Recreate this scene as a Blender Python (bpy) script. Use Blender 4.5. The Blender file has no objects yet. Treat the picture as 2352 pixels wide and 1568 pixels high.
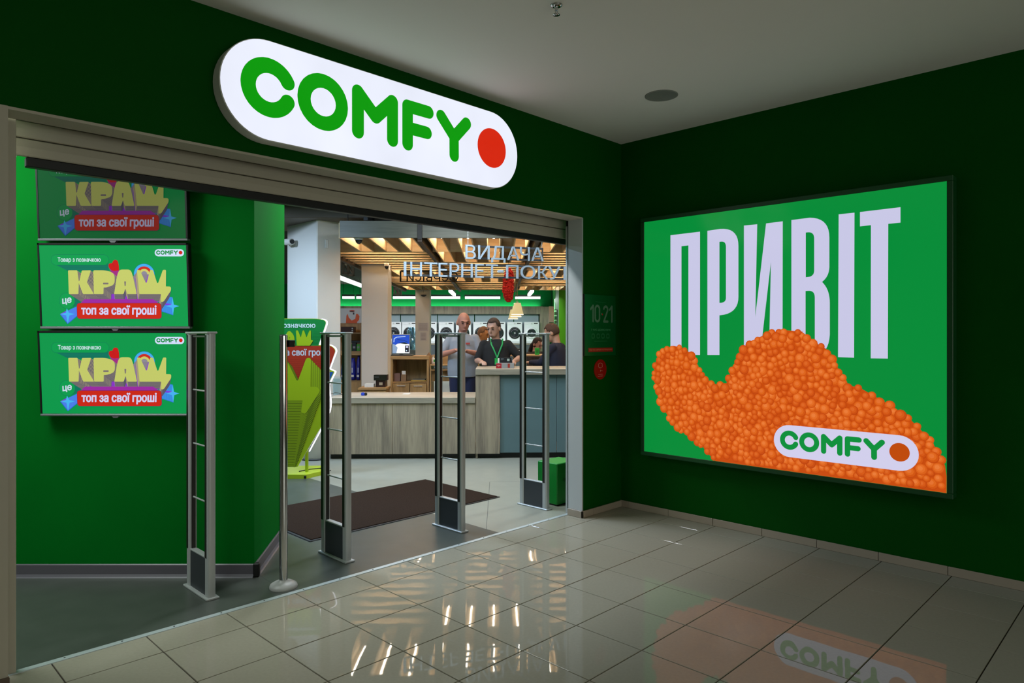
import bpy, math, random
from math import sin, cos, pi, atan2, radians, sqrt
from mathutils import Vector, Matrix
from mathutils.geometry import tessellate_polygon, delaunay_2d_cdt
random.seed(7)
S = bpy.context.scene
COL = S.collection
# ------------------------------------------------------------------ camera
FPX, CX, HZ, EYE = 1583.0, 1176.0, 770.0, 1.55
CAM = (0.0, -3.69)
YAW = atan2(1559, 1583)                      # angle of the view direction above the x axis
FX, FY = cos(YAW), sin(YAW); RX, RY = sin(YAW), -cos(YAW)
cd = bpy.data.cameras.new('camera'); cam = bpy.data.objects.new('camera', cd); COL.objects.link(cam)
cam.location = (CAM[0], CAM[1], EYE); cam.rotation_euler = (pi/2, 0, YAW - pi/2)
cd.sensor_width = 36; cd.lens = FPX/2352*36; cd.shift_y = -14/2352; cd.clip_end = 200
S.camera = cam
# ------------------------------------------------------------------ world, lamps, exposure
S.view_settings.view_transform = 'Standard'; S.view_settings.look = 'None'
S.view_settings.gamma = 1; S.view_settings.exposure = 0; S.view_settings.use_curve_mapping = False
w = bpy.data.worlds.new('world'); S.world = w; w.use_nodes = True
w.node_tree.nodes['Background'].inputs[0].default_value = (.92, 1.0, .85, 1)
w.node_tree.nodes['Background'].inputs[1].default_value = 0.052
def area(name, loc, sx, sy, power, color=(1, 1, 1), rot=(0, 0, 0), spread=pi):
    l = bpy.data.lights.new(name, 'AREA'); l.shape = 'RECTANGLE'; l.size = sx; l.size_y = sy
    l.energy = power; l.color = color; l.spread = spread
    o = bpy.data.objects.new(name, l); COL.objects.link(o); o.location = loc; o.rotation_euler = rot; return o
# the building grid inside the shop (r right, d away, z up) seen from the photographer's spot
EPS = 0.024
AX = YAW - pi/2 + EPS
def W(r, d, z=0.0):
    c, s = cos(AX), sin(AX)
    return Vector((CAM[0] + r*c - d*s, CAM[1] + r*s + d*c, z))
def G(u, v, D):
    a = (u-CX)/FPX
    t = D/(cos(EPS) - a*sin(EPS))
    return (t*(a*cos(EPS) + sin(EPS)), D, EYE + t*(HZ-v)/FPX)
def gr(u, D): return G(u, HZ, D)[0]
def gz(v, D): return EYE + (HZ-v)/FPX*D
def ray(u, v): a = (u-CX)/FPX; return (FX+RX*a, FY+RY*a, (HZ-v)/FPX)
def fl(u, v, z=0.0):
    r = ray(u, v); t = (z-EYE)/r[2]; return (CAM[0]+r[0]*t, CAM[1]+r[1]*t, z)
def onY(u, v, y):
    r = ray(u, v); t = (y-CAM[1])/r[1]; return (r[0]*t, EYE+r[2]*t)
def onX(u, v, x):
    r = ray(u, v); t = x/r[0]; return (-(CAM[1]+r[1]*t), EYE+r[2]*t)
for x, y, e in [(-2.6, -6.5, 17), (1.8, -7.5, 17)]:   # the mall's own ceiling lamps, behind the photographer
    area('mall_lamp', (x, y, 3.2), 1.6, .5, e, (1, .97, .84))
area('opposite_fill', (.5, -9.5, 1.3), 8, 2.0, 102, (.97, 1, .88), (radians(104), 0, 0))  # unseen fill light, added to lift the mall ceiling and front wall
area('entrance_light', (-.1, 1.15, 3.2), 1.3, 1.3, 75, (.9, 1, .95))
area('entrance_light', (3.8, 1.1, 3.3), 1.6, .25, 70, (.92, .97, 1))  # unseen fill, added to brighten entrance floor, right reveal and green wall end
area('hall_fill', W(-2.6, 7.0, 3.3), 1.2, .2, 95, (.52, .72, 1))  # bluish fill added to brighten the wide white column
area('hall_fill', W(-4.2, 8.4, 3.3), 1.2, .2, 130, (.58, .76, 1))  # second bluish fill, added for the column's left face
area('hall_fill', W(-.6, 7.9, 3.3), 1.2, .2, 34, (.85, .93, 1))
area('hall_fill', W(1.6, 7.6, 3.3), 1.2, .2, 34, (.85, .93, 1))
for x, y, e in [(-5, 14, 100), (1.6, 18.0, 45)]:  # narrow right one is fill added for lime wall and far column
    area('hall_fill', W(x, y, 3.4), 2.4 if x != 1.6 else .6, .3, e, (.93, .97, 1))
area('rear_row_lamp', W(-1.8, 24.9, 2.86), 9, .12, 420, (.93, .97, 1), (0, 0, YAW-pi/2+.024))

# ------------------------------------------------------------------ materials
def lin(c):
    if isinstance(c, str): c = tuple(int(c[i:i+2], 16)/255 for i in (0, 2, 4))
    elif max(c) > 1: c = tuple(x/255 for x in c)
    return tuple((x/12.92 if x <= .04045 else ((x+.055)/1.055)**2.4) for x in c)
MC = {}
def mat(name, c, rough=.5, metal=0, spec=.5, bump=0, bscale=60, vary=0, vscale=4, coat=0):
    if name in MC: return MC[name]
    m = bpy.data.materials.new(name); m.use_nodes = True; nt = m.node_tree; b = nt.nodes['Principled BSDF']
    col = lin(c)+(1,)
    b.inputs['Base Color'].default_value = col; b.inputs['Roughness'].default_value = rough
    b.inputs['Metallic'].default_value = metal; b.inputs['Specular IOR Level'].default_value = spec
    b.inputs['Coat Weight'].default_value = coat
    tc = nt.nodes.new('ShaderNodeTexCoord')
    if vary:
        n = nt.nodes.new('ShaderNodeTexNoise'); n.inputs['Scale'].default_value = vscale; n.inputs['Detail'].default_value = 6
        nt.links.new(tc.outputs['Object'], n.inputs['Vector'])
        r = nt.nodes.new('ShaderNodeValToRGB'); e = r.color_ramp.elements
        e[0].position = .3; e[1].position = .7
        e[0].color = tuple(x*(1-vary) for x in col[:3])+(1,); e[1].color = tuple(min(1, x*(1+vary)) for x in col[:3])+(1,)
        nt.links.new(n.outputs['Fac'], r.inputs['Fac']); nt.links.new(r.outputs['Color'], b.inputs['Base Color'])
    if bump:
        n = nt.nodes.new('ShaderNodeTexNoise'); n.inputs['Scale'].default_value = bscale; n.inputs['Detail'].default_value = 3
        nt.links.new(tc.outputs['Object'], n.inputs['Vector'])
        bp = nt.nodes.new('ShaderNodeBump'); bp.inputs['Strength'].default_value = bump; bp.inputs['Distance'].default_value = .01
        nt.links.new(n.outputs['Fac'], bp.inputs['Height']); nt.links.new(bp.outputs['Normal'], b.inputs['Normal'])
    MC[name] = m; return m
def emi(c, k=1.0):
    key = 'glow_%s_%.2f' % (c if isinstance(c, str) else '_'.join('%d' % x for x in c), k)
    if key in MC: return MC[key]
    m = bpy.data.materials.new(key); m.use_nodes = True; nt = m.node_tree; b = nt.nodes['Principled BSDF']
    b.inputs['Base Color'].default_value = (.01, .01, .01, 1); b.inputs['Roughness'].default_value = .12; b.inputs['Specular IOR Level'].default_value = .18
    b.inputs['Emission Color'].default_value = lin(c)+(1,); b.inputs['Emission Strength'].default_value = k
    MC[key] = m; return m
def prn(c, rough=.45): return mat('print_%s_%.2f' % (c if isinstance(c, str) else '_'.join(map(str, c)), rough), c, rough)
def wood(name, c1, c2, axis='z', sc=9, stretch=.08, rough=.45):
    if name in MC: return MC[name]
    m = bpy.data.materials.new(name); m.use_nodes = True; nt = m.node_tree; b = nt.nodes['Principled BSDF']
    tc = nt.nodes.new('ShaderNodeTexCoord'); mp = nt.nodes.new('ShaderNodeMapping')
    s = [1, 1, 1]; s['xyz'.index(axis)] = stretch; mp.inputs['Scale'].default_value = s
    n = nt.nodes.new('ShaderNodeTexNoise'); n.inputs['Scale'].default_value = sc; n.inputs['Detail'].default_value = 8; n.inputs['Distortion'].default_value = .6
    n2 = nt.nodes.new('ShaderNodeTexNoise'); n2.inputs['Scale'].default_value = sc*7; n2.inputs['Detail'].default_value = 4
    mx = nt.nodes.new('ShaderNodeMath'); mx.operation = 'MULTIPLY_ADD'; mx.inputs[1].default_value = .45
    r = nt.nodes.new('ShaderNodeValToRGB'); e = r.color_ramp.elements
    e[0].position = .52; e[1].position = .92; e[0].color = lin(c1)+(1,); e[1].color = lin(c2)+(1,)
    L = nt.links.new
    L(tc.outputs['Object'], mp.inputs['Vector']); L(mp.outputs['Vector'], n.inputs['Vector']); L(mp.outputs['Vector'], n2.inputs['Vector'])
    L(n2.outputs['Fac'], mx.inputs[0]); L(n.outputs['Fac'], mx.inputs[2]); L(mx.outputs[0], r.inputs['Fac']); L(r.outputs['Color'], b.inputs['Base Color'])
    b.inputs['Roughness'].default_value = rough
    MC[name] = m; return m
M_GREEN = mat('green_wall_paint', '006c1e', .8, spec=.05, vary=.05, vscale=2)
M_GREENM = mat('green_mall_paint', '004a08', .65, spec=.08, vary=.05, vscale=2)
M_CREAM = mat('cream_frame_metal', 'b4ad9c', .45)
M_WHITE = mat('white_plaster', 'd4d2cc', .7, bump=.05)
M_CEIL = mat('mall_ceiling_plaster', 'eceae2', .8, bump=.03, bscale=20)
M_BLACK = mat('black_rubber', '0b0c0c', .5)
M_ALU = mat('satin_aluminium', 'b6baba', .36, .25)
M_ALUD = mat('dark_post_groove', '2c2a28', .4, .4)
M_CHROME = mat('polished_chrome', 'c8c8c8', .12, 1)
M_SLATE = mat('slate_plastic_panel', '34383d', .45)
M_OAKG = wood('grey_oak_laminate', '71675a', 'a3967f', 'z')
M_OAKH = wood('grey_oak_edge', '7d7666', 'a29a88', 'x')
M_OAKT = wood('oak_counter_top', '9d8f7b', 'c2b49c', 'x')
M_OAK = wood('warm_oak', '8b6a42', 'b8925e', 'x')
M_OAKV = wood('warm_oak_upright', '8b6a42', 'b8925e', 'z')
M_SLAT = wood('pine_slat', 'c4a678', 'dcc298', 'x', 5, rough=.6)
M_SLATD = mat('dark_brown_beam', '3a2a1a', .6)
M_TEAL = mat('blue_grey_panel', '5b7478', .4, vary=.03)
M_LINOD = mat('dark_grey_linoleum', '4c514c', .3, vary=.10, vscale=7, spec=.4)
M_LINOL = mat('pale_grey_linoleum', '96978a', .3, vary=.05, vscale=6, spec=.4)
M_BLKCEIL = mat('black_open_ceiling', '191a18', .8)
M_STONE = mat('beige_porcelain_skirting', 'a09484', .25)
M_GROUT = mat('dark_grout', '3a2f26', .8)
def tile_material():
    m = mat('polished_cream_porcelain_tile', '9c9888', .6, spec=0, vary=.035, vscale=60)
    nt = m.node_tree; b = nt.nodes['Principled BSDF']; L = nt.links.new
    tc = nt.nodes.new('ShaderNodeTexCoord'); n = nt.nodes.new('ShaderNodeTexNoise'); n.inputs['Scale'].default_value = 5; n.inputs['Detail'].default_value = 1
    bp = nt.nodes.new('ShaderNodeBump'); bp.inputs['Strength'].default_value = .16; bp.inputs['Distance'].default_value = .0022
    L(tc.outputs['Object'], n.inputs['Vector']); L(n.outputs['Fac'], bp.inputs['Height'])
    gl = nt.nodes.new('ShaderNodeBsdfGlossy'); gl.inputs['Roughness'].default_value = .018; L(bp.outputs['Normal'], gl.inputs['Normal'])
    fr = nt.nodes.new('ShaderNodeFresnel'); fr.inputs['IOR'].default_value = 1.29
    mx = nt.nodes.new('ShaderNodeMixShader'); L(fr.outputs[0], mx.inputs[0]); L(b.outputs[0], mx.inputs[1]); L(gl.outputs[0], mx.inputs[2])
    L(mx.outputs[0], nt.nodes['Material Output'].inputs['Surface'])
    return m
M_TILE = tile_material()

# ------------------------------------------------------------------ object helpers
def link(name, me, parent=None):
    o = bpy.data.objects.new(name, me); COL.objects.link(o); o.parent = parent; return o
def tag(o, label=None, cat=None, group=None, kind=None):
    if label: o['label'] = label
    if cat: o['category'] = cat
    if group: o['group'] = group
    if kind: o['kind'] = kind
    return o
def thing(name, label, cat, loc=(0, 0, 0), rz=0.0, group=None):
    o = bpy.data.objects.new(name, None); COL.objects.link(o); o.location = loc; o.rotation_euler = (0, 0, rz)
    o.empty_display_size = .1
    return tag(o, label, cat, group)
def inside(name, label, cat, r, d, z=0, group=None, turn=0):
    return thing(name, label, cat, W(r, d, z), AX+turn, group)
def copy_tree(o, parent=None):
    c = o.copy(); COL.objects.link(c); c.parent = parent
    for ch in list(o.children): copy_tree(ch, c)
    return c
class MB:
    def __init__(s): s.v = []; s.f = []; s.m = []; s.mats = []; s.sm = []
    def mi(s, m):
        if m not in s.mats: s.mats.append(m)
        return s.mats.index(m)
    def add(s, vs, fs, m, smooth=False):
        k = len(s.v); i = s.mi(m); s.v += [tuple(p) for p in vs]
        for f in fs: s.f.append(tuple(a+k for a in f)); s.m.append(i); s.sm.append(smooth)
        return s
    def box(s, x0, x1, y0, y1, z0, z1, m, bev=0.0):
        if bev <= 0:
            vs = [(x, y, z) for z in (z0, z1) for y in (y0, y1) for x in (x0, x1)]
            return s.add(vs, [(0, 2, 3, 1), (4, 5, 7, 6), (0, 1, 5, 4), (2, 6, 7, 3), (0, 4, 6, 2), (1, 3, 7, 5)], m)
        b = min(bev, (x1-x0)*.45, (y1-y0)*.45, (z1-z0)*.45)
        vs = []; idx = {}
        for ix, x in enumerate((x0, x1)):
            for iy, y in enumerate((y0, y1)):
                for iz, z in enumerate((z0, z1)):
                    sx, sy, sz = (1 if ix == 0 else -1), (1 if iy == 0 else -1), (1 if iz == 0 else -1)
                    for ax in range(3):
                        p = [x+sx*b, y+sy*b, z+sz*b]; p[ax] = (x, y, z)[ax]
                        idx[(ix, iy, iz, ax)] = len(vs); vs.append(tuple(p))
        q = []
        for ax in range(3):
            o1, o2 = [a for a in range(3) if a != ax]
            for s0 in (0, 1):
                c = []
                for a, bb in ((0, 0), (1, 0), (1, 1), (0, 1)):
                    k = [0, 0, 0]; k[ax] = s0; k[o1] = a; k[o2] = bb; c.append(idx[(*k, ax)])
                q.append(c if (s0 == 1) == (ax != 1) else c[::-1])
        for ax in range(3):
            o1, o2 = [a for a in range(3) if a != ax]
            for a in (0, 1):
                for bb in (0, 1):
                    k0 = [0, 0, 0]; k1 = [0, 0, 0]; k0[o1] = k1[o1] = a; k0[o2] = k1[o2] = bb; k1[ax] = 1
                    c = [idx[(*k0, o1)], idx[(*k1, o1)], idx[(*k1, o2)], idx[(*k0, o2)]]
                    q.append(c)
        for a in (0, 1):
            for bb in (0, 1):
                for c in (0, 1): q.append([idx[(a, bb, c, t)] for t in range(3)])
        return s.add(vs, q, m)
    def cyl(s, p, q, r, m, n=16, r2=None, caps=True, smooth=True):
        p, q = Vector(p), Vector(q); r2 = r if r2 is None else r2
        a = (q-p).normalized(); u = a.orthogonal().normalized(); w_ = a.cross(u)
        vs = [tuple(c+(u*cos(2*pi*i/n)+w_*sin(2*pi*i/n))*rr) for c, rr in ((p, r), (q, r2)) for i in range(n)]
        s.add(vs, [(i, (i+1) % n, n+(i+1) % n, n+i) for i in range(n)], m, smooth)
        if caps: s.add(vs, [tuple(range(n))[::-1], tuple(range(n, 2*n))], m)
        return s
    def lathe(s, prof, m, n=24, c=(0, 0, 0), sy=1.0):
        vs = [(c[0]+r*cos(2*pi*i/n), c[1]+sy*r*sin(2*pi*i/n), c[2]+z) for r, z in prof for i in range(n)]
        fs = [(k*n+i, k*n+(i+1) % n, (k+1)*n+(i+1) % n, (k+1)*n+i) for k in range(len(prof)-1) for i in range(n)]
        return s.add(vs, fs, m, True)
    def tube(s, pts, rad, m, n=12, up=None):
        """closed loft through pts; rad = (rx, ry) or r per point"""
        P = [Vector(p) for p in pts]; vs = []
        ref = Vector(up) if up else None
        for i, p in enumerate(P):
            t = (P[min(i+1, len(P)-1)]-P[max(i-1, 0)]).normalized()
            r0 = ref if ref is not None else Vector((1, 0, 0))
            if abs(t.dot(r0)) > .95: r0 = Vector((0, 1, 0))
            x = (r0 - t*t.dot(r0)).normalized(); y = t.cross(x)
            rr = rad[i] if isinstance(rad, (list, tuple)) else rad
            rx, ry = rr if isinstance(rr, tuple) else (rr, rr)
            vs += [tuple(p+x*cos(2*pi*k/n)*rx+y*sin(2*pi*k/n)*ry) for k in range(n)]
        fs = [(i*n+k, i*n+(k+1) % n, (i+1)*n+(k+1) % n, (i+1)*n+k) for i in range(len(P)-1) for k in range(n)]
        fs += [tuple(range(n))[::-1], tuple(range((len(P)-1)*n, len(P)*n))]
        return s.add(vs, fs, m, True)
    def ball(s, c, r, m, n=12, k=8):
        rx, ry, rz = r if isinstance(r, tuple) else (r, r, r)
        vs = [(c[0], c[1], c[2]-rz)]
        for j in range(1, k):
            a = -pi/2+pi*j/k
            vs += [(c[0]+rx*cos(a)*cos(2*pi*i/n), c[1]+ry*cos(a)*sin(2*pi*i/n), c[2]+rz*sin(a)) for i in range(n)]
        vs.append((c[0], c[1], c[2]+rz)); e = len(vs)-1
        fs = [(0, 1+(i+1) % n, 1+i) for i in range(n)]
        for j in range(k-2): fs += [(1+j*n+i, 1+j*n+(i+1) % n, 1+(j+1)*n+(i+1) % n, 1+(j+1)*n+i) for i in range(n)]
        fs += [(1+(k-2)*n+i, 1+(k-2)*n+(i+1) % n, e) for i in range(n)]
        return s.add(vs, fs, m, True)
    def prism(s, poly, y0, y1, m, side=None, holes=()):
        """poly in (x, z), extruded between y0 (front) and y1"""
        loops = [list(poly)]+[list(h) for h in holes]
        flat = [p for l in loops for p in l]; n = len(flat)
        tri = tessellate_polygon([[Vector((a, b, 0)) for a, b in l] for l in loops])
        vs = [(a, y0, b) for a, b in flat]+[(a, y1, b) for a, b in flat]
        s.add(vs, [tuple(t) for t in tri]+[tuple(i+n for i in t)[::-1] for t in tri], m)
        k = 0; fs = []
        for l in loops:
            c = len(l); fs += [(k+i, k+(i+1) % c, n+k+(i+1) % c, n+k+i) for i in range(c)]; k += c
        return s.add(vs, fs, side or m)
    def build(s, name, parent=None, loc=None, rz=None):
        me = bpy.data.meshes.new(name); me.from_pydata(s.v, [], s.f)
        for m in s.mats: me.materials.append(m)
        me.polygons.foreach_set('material_index', s.m); me.polygons.foreach_set('use_smooth', s.sm); me.update()
        o = link(name, me, parent)
        if loc is not None: o.location = loc
        if rz is not None: o.rotation_euler = (0, 0, rz)
        return o
def struct(name, mb, **k): return tag(mb.build(name, **k), kind='structure')
# flat print: shapes in a plane (x right, z up), each later one a hair's breadth nearer the viewer
_text = {}
def text_shape(t, off=.003):
    if (t, off) in _text: return _text[(t, off)]
    c = bpy.data.curves.new('lettering', 'FONT'); c.body = t; c.offset = off; c.fill_mode = 'NONE'; c.resolution_u = 4
    o = bpy.data.objects.new('lettering', c); COL.objects.link(o)
    dg = bpy.context.evaluated_depsgraph_get(); me = bpy.data.meshes.new_from_object(o.evaluated_get(dg))
    ov, oe, of = delaunay_2d_cdt([Vector((v.co.x, v.co.y)) for v in me.vertices], [tuple(e.vertices) for e in me.edges], [], 0, 1e-5)[:3]
    raw = [(me.vertices[e.vertices[0]].co, me.vertices[e.vertices[1]].co) for e in me.edges]
    vs = [(p.x, p.y) for p in ov]; fs = []
    for f in of:
        x = sum(vs[i][0] for i in f)/len(f); y = sum(vs[i][1] for i in f)/len(f); odd = False
        for p, q in raw:
            if (p.y > y) != (q.y > y) and x < (q.x-p.x)*(y-p.y)/(q.y-p.y)+p.x: odd = not odd
        if odd: fs.append(tuple(f))
    es = {}
    for f in fs:
        for i in range(len(f)):
            k = tuple(sorted((f[i], f[(i+1) % len(f)]))); es[k] = es.get(k, 0)+1
    edge = [k for k, n in es.items() if n == 1]
    used = {i for f in fs for i in f}; mp_ = {i: k for k, i in enumerate(sorted(used))}
    vs = [vs[i] for i in sorted(used)]; fs = [tuple(mp_[i] for i in f) for f in fs]; edge = [(mp_[i], mp_[j]) for i, j in edge]
    bpy.data.objects.remove(o); bpy.data.curves.remove(c); bpy.data.meshes.remove(me)
    x0 = min(p[0] for p in vs); x1 = max(p[0] for p in vs); z0 = min(p[1] for p in vs); z1 = max(p[1] for p in vs)
    _text[(t, off)] = ([((x-x0)/(x1-x0), (z-z0)/(z1-z0)) for x, z in vs], fs, edge); return _text[(t, off)]
class Art:
    def __init__(s, mk, step=.00012, y=0.0): s.mb = MB(); s.mk = mk; s.step = step; s.y = y; s.n = 0
    def nx(s): s.n += 1; return s.y - s.n*s.step
    def poly(s, pts, c, holes=()):
        y = s.nx(); loops = [list(pts)]+[list(h) for h in holes]; flat = [p for l in loops for p in l]
        tri = tessellate_polygon([[Vector((a, b, 0)) for a, b in l] for l in loops])
        s.mb.add([(a, y, b) for a, b in flat], [tuple(t) for t in tri], s.mk(c))
    def rect(s, x0, x1, z0, z1, c): s.poly([(x0, z0), (x1, z0), (x1, z1), (x0, z1)], c)
    def disc(s, x, z, r, c, rz=None, n=32): s.poly([(x+r*cos(2*pi*i/n), z+(rz or r)*sin(2*pi*i/n)) for i in range(n)], c)
    def stroke(s, pts, wd, c, closed=False, n=10):
        y = s.nx(); vs = []; fs = []; h = wd/2
        q = list(pts)+([pts[0]] if closed else [])
        for a, b in zip(q[:-1], q[1:]):
            y -= 4e-6; t = atan2(b[1]-a[1], b[0]-a[0]); k = len(vs); m = []
            for i in range(n+1): g = t+pi/2+pi*i/n; m.append((a[0]+h*cos(g), y, a[1]+h*sin(g)))
            for i in range(n+1): g = t-pi/2+pi*i/n; m.append((b[0]+h*cos(g), y, b[1]+h*sin(g)))
            vs += m; fs.append(tuple(range(k, k+len(m))))
        s.mb.add(vs, fs, s.mk(c))
    def text(s, t, quad, c, bold=0.0):
        """quad = bl, br, tr, tl corners"""
        vs, fs, ed = text_shape(t); bl, br, tr, tl = [Vector(p) for p in quad]
        f = lambda a, b: (bl*(1-a)+br*a)*(1-b)+(tl*(1-a)+tr*a)*b
        P = [f(a, b) for a, b in vs]; y = s.nx()
        s.mb.add([(p.x, y, p.y) for p in P], fs, s.mk(c))
        if bold:
            for k_, (i, j) in enumerate(ed):
                d = P[j]-P[i]; yy = y-(k_ % 9+1)*4e-6
                if d.length < 1e-7: continue
                d.normalize(); n = Vector((-d.y, d.x))*bold
                e = d*bold*.5; q = [P[i]-n-e, P[j]-n+e, P[j]+n+e, P[i]+n-e]
                s.mb.add([(p.x, yy, p.y) for p in q], [(0, 1, 2, 3)], s.mk(c))
    def textbox(s, t, x0, x1, z0, z1, c, bold=0.0): s.text(t, [(x0, z0), (x1, z0), (x1, z1), (x0, z1)], c, bold)
    def build(s, name, parent, **k): return s.mb.build(name, parent, **k)
def rounded(pts, r, n=5):
    out = []
    L = len(pts)
    for i in range(L):
        p = Vector(pts[i][:2]); a = Vector(pts[i-1][:2]); b = Vector(pts[(i+1) % L][:2])
        rr = pts[i][2] if len(pts[i]) > 2 else r
        da, db = (a-p), (b-p); k = min(rr, da.length*.48, db.length*.48)
        if k < 1e-6: out.append(tuple(p)); continue
        s_, e = p+da.normalized()*k, p+db.normalized()*k
        for j in range(n+1):
            t = j/n; q = s_*(1-t)**2+p*2*t*(1-t)+e*t*t; out.append((q.x, q.y))
    return out
def capsule(x0, x1, z0, z1, n=16):
    r = (z1-z0)/2; zc = (z0+z1)/2
    return [(x0+r+r*cos(pi/2+pi*i/n), zc+r*sin(pi/2+pi*i/n)) for i in range(n+1)]+[(x1-r+r*cos(-pi/2+pi*i/n), zc+r*sin(-pi/2+pi*i/n)) for i in range(n+1)]
def arc(cx, cz, r, a0, a1, n=28): return [(cx+r*cos(radians(a0+(a1-a0)*i/n)), cz+r*sin(radians(a0+(a1-a0)*i/n))) for i in range(n+1)]
LETTERS = [('C', [(arc(.497, .53, .2215, 27, 333), .155)]), ('O', [(arc(1.104, .53, .2265, 0, 360), .152)]),
           ('M', [([(1.535, .307), (1.535, .752), (1.770, .525), (2.003, .752), (2.003, .305)], .155)]),
           ('F', [([(2.22, .303), (2.22, .752), (2.537, .752)], .155), ([(2.22, .496), (2.51, .496)], .152)]),
           ('Y', [([(2.735, .75), (2.945, .53), (3.155, .75)], .155), ([(2.945, .53), (2.947, .30)], .155)])]
def logo(a, x0, z0, H, cap='e6e8f4', green='0b9a3a', dot='d8240f'):
    if cap: a.poly(capsule(x0, x0+4.09*H, z0, z0+H), cap)
    for _, st in LETTERS:
        for pts, wd in st: a.stroke([(x0+p[0]*H, z0+p[1]*H) for p in pts], wd*H, green)
    a.disc(x0+3.607*H, z0+.522*H, .26*H, dot)

# ================================================================== SETTING
XR = 5.16           # right wall
PIT = .4145
OL, OR_, OT, JD = .600, 4.60, 2.552, .145     # opening left, right, top, jamb depth
ZC = 3.286
# mall floor: bed + tiles
fo = struct('floor', MB().box(-4, XR+.02, -9, .16, -.12, -.006, M_GROUT))
xs = [2.452+PIT*k for k in range(-10, 7)]+[XR]; ys = [-.105-PIT*k for k in range(13, -1, -1)]+[.150]
g = .0028
cache = {}
for i in range(len(xs)-1):
    for j in range(len(ys)-1):
        wx, wy = xs[i+1]-xs[i], ys[j+1]-ys[j]; key = (round(wx, 3), round(wy, 3))
        if key not in cache:
            mb = MB(); a, b, e = wx/2-g, wy/2-g, .0015
            vs = [(-a, -b, -.008), (a, -b, -.008), (a, b, -.008), (-a, b, -.008), (-a, -b, -e), (a, -b, -e), (a, b, -e), (-a, b, -e), (-a+e, -b+e, 0), (a-e, -b+e, 0), (a-e, b-e, 0), (-a+e, b-e, 0)]
            mb.add(vs, [(8, 9, 10, 11)]+[(k+4*l, (k+1) % 4+4*l, (k+1) % 4+4*l+4, k+4*l+4) for l in (0, 1) for k in range(4)], M_TILE)
            o = mb.build('tile', fo); cache[key] = o.data
        else: o = link('tile', cache[key], fo)
        o.location = ((xs[i]+xs[i+1])/2, (ys[j]+ys[j+1])/2, 0)
        o.rotation_euler = (random.gauss(0, .0006), random.gauss(0, .0006), 0)
struct('ceiling', MB().box(-4, XR+.02, -9, .02, ZC, ZC+.1, M_CEIL))
# front wall: fascia above the opening and the green pier at its right
mb = MB()
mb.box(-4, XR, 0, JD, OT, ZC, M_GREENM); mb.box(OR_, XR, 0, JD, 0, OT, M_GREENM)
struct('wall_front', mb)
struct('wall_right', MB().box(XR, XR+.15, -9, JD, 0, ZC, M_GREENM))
# frame lining of the opening: left pier face, soffit, right reveal
mb = MB()
mb.box(-4, OL, -.012, JD, 0, OT, M_CREAM)
mb.box(OL, OR_-.004, -.004, JD, OT-.012, OT+.001, M_CREAM)
mb.box(OR_-.012, OR_+.002, -.006, JD, 0, OT-.004, mat('cream_reveal_lit_bluish', 'b9bdbd', .5))  # cream reveal, the bluish light falling on it put into its colour
struct('trim_1', mb)
struct('trim_2', MB().box(OL+.02, OL+.058, JD+.01, JD+.05, 0, OT, M_CREAM, .003))  # left guide of the shutter
# skirting tiles
bb = struct('baseboard_right', MB().box(XR-.006, XR+.001, -8, JD-.002, 0, .052, M_GROUT))
prev = None
yy = -.105
pm = MB().box(XR-.014, XR-.004, -PIT/2+.002, PIT/2-.002, .001, .058, M_STONE, .0015)
for k in range(13):
    o = pm.build('tile', bb) if prev is None else link('tile', prev, bb)
    prev = o.data; o.location = (0, yy-PIT*(k+.5)+.02, 0)
MB().box(XR-.014, XR-.004, -.083, -.001, .001, .058, M_STONE, .0015).build('tile', bb)
bf = struct('baseboard_front', MB().box(OR_-.02, XR-.014, -.010, .001, 0, .05, M_GROUT))
MB().box(OR_-.026, OR_+.13, -.018, -.006, .001, .058, M_STONE, .0015).build('tile', bf)
MB().box(OR_+.134, XR-.016, -.018, -.006, .001, .058, M_STONE, .0015).build('tile', bf)
MB().box(OR_-.026, OR_-.008, -.018, JD, .001, .058, M_STONE, .0015).build('tile', bf)
MB().box(.2, OL+.004, -.026, -.008, .001, .06, mat('brown_skirting', '5b4a3a', .5), .0015).build('tile', bf)
# threshold strip with screws
th = MB().box(OL-.02, OR_+.03, .142, .178, -.004, .004, mat('aluminium_threshold', 'bcc8ca', .4, .3), .001)
th = struct('trim_3', th)
sm = MB().lathe([(0, .0058), (.004, .0055), (.005, .004)], M_SLATE, 10)
s0 = None
for k in range(16):
    o = sm.build('screw', th) if s0 is None else link('screw', s0, th); s0 = o.data; o.location = (.85+k*.25, .16, 0)
# shop floor: dark and pale linoleum with welded seams
XB = 3.79
mb = MB(); mb.box(-6, XB, .17, 34, -.1, 0, M_LINOD); mb.box(XB, 30, .17, 34, -.1, 0, M_LINOL)
mb.box(XB, 30, -.02, .17, -.1, -.02, M_LINOL)
sf = struct('floor_shop', mb)
def seam(p, q, name='seam'):
    p, q = Vector(p), Vector(q); d = (q-p).normalized(); n = Vector((-d.y, d.x, 0))*.0022
    MB().add([tuple(p-n+Vector((0, 0, .0006))), tuple(p+n+Vector((0, 0, .0006))), tuple(q+n+Vector((0, 0, .0006))), tuple(q-n+Vector((0, 0, .0006)))], [(0, 1, 2, 3)], mat('seam_weld', '4a5350', .5)).build(name, sf)
seam(fl(1117, 1216), fl(1125, 1106)); seam(fl(598, 1322), fl(640, 1349)); seam(fl(1125, 1106), fl(1290, 1105))
struct('ceiling_shop', MB().box(-8, 30, JD, 36, 3.62, 3.72, M_BLKCEIL))

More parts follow.
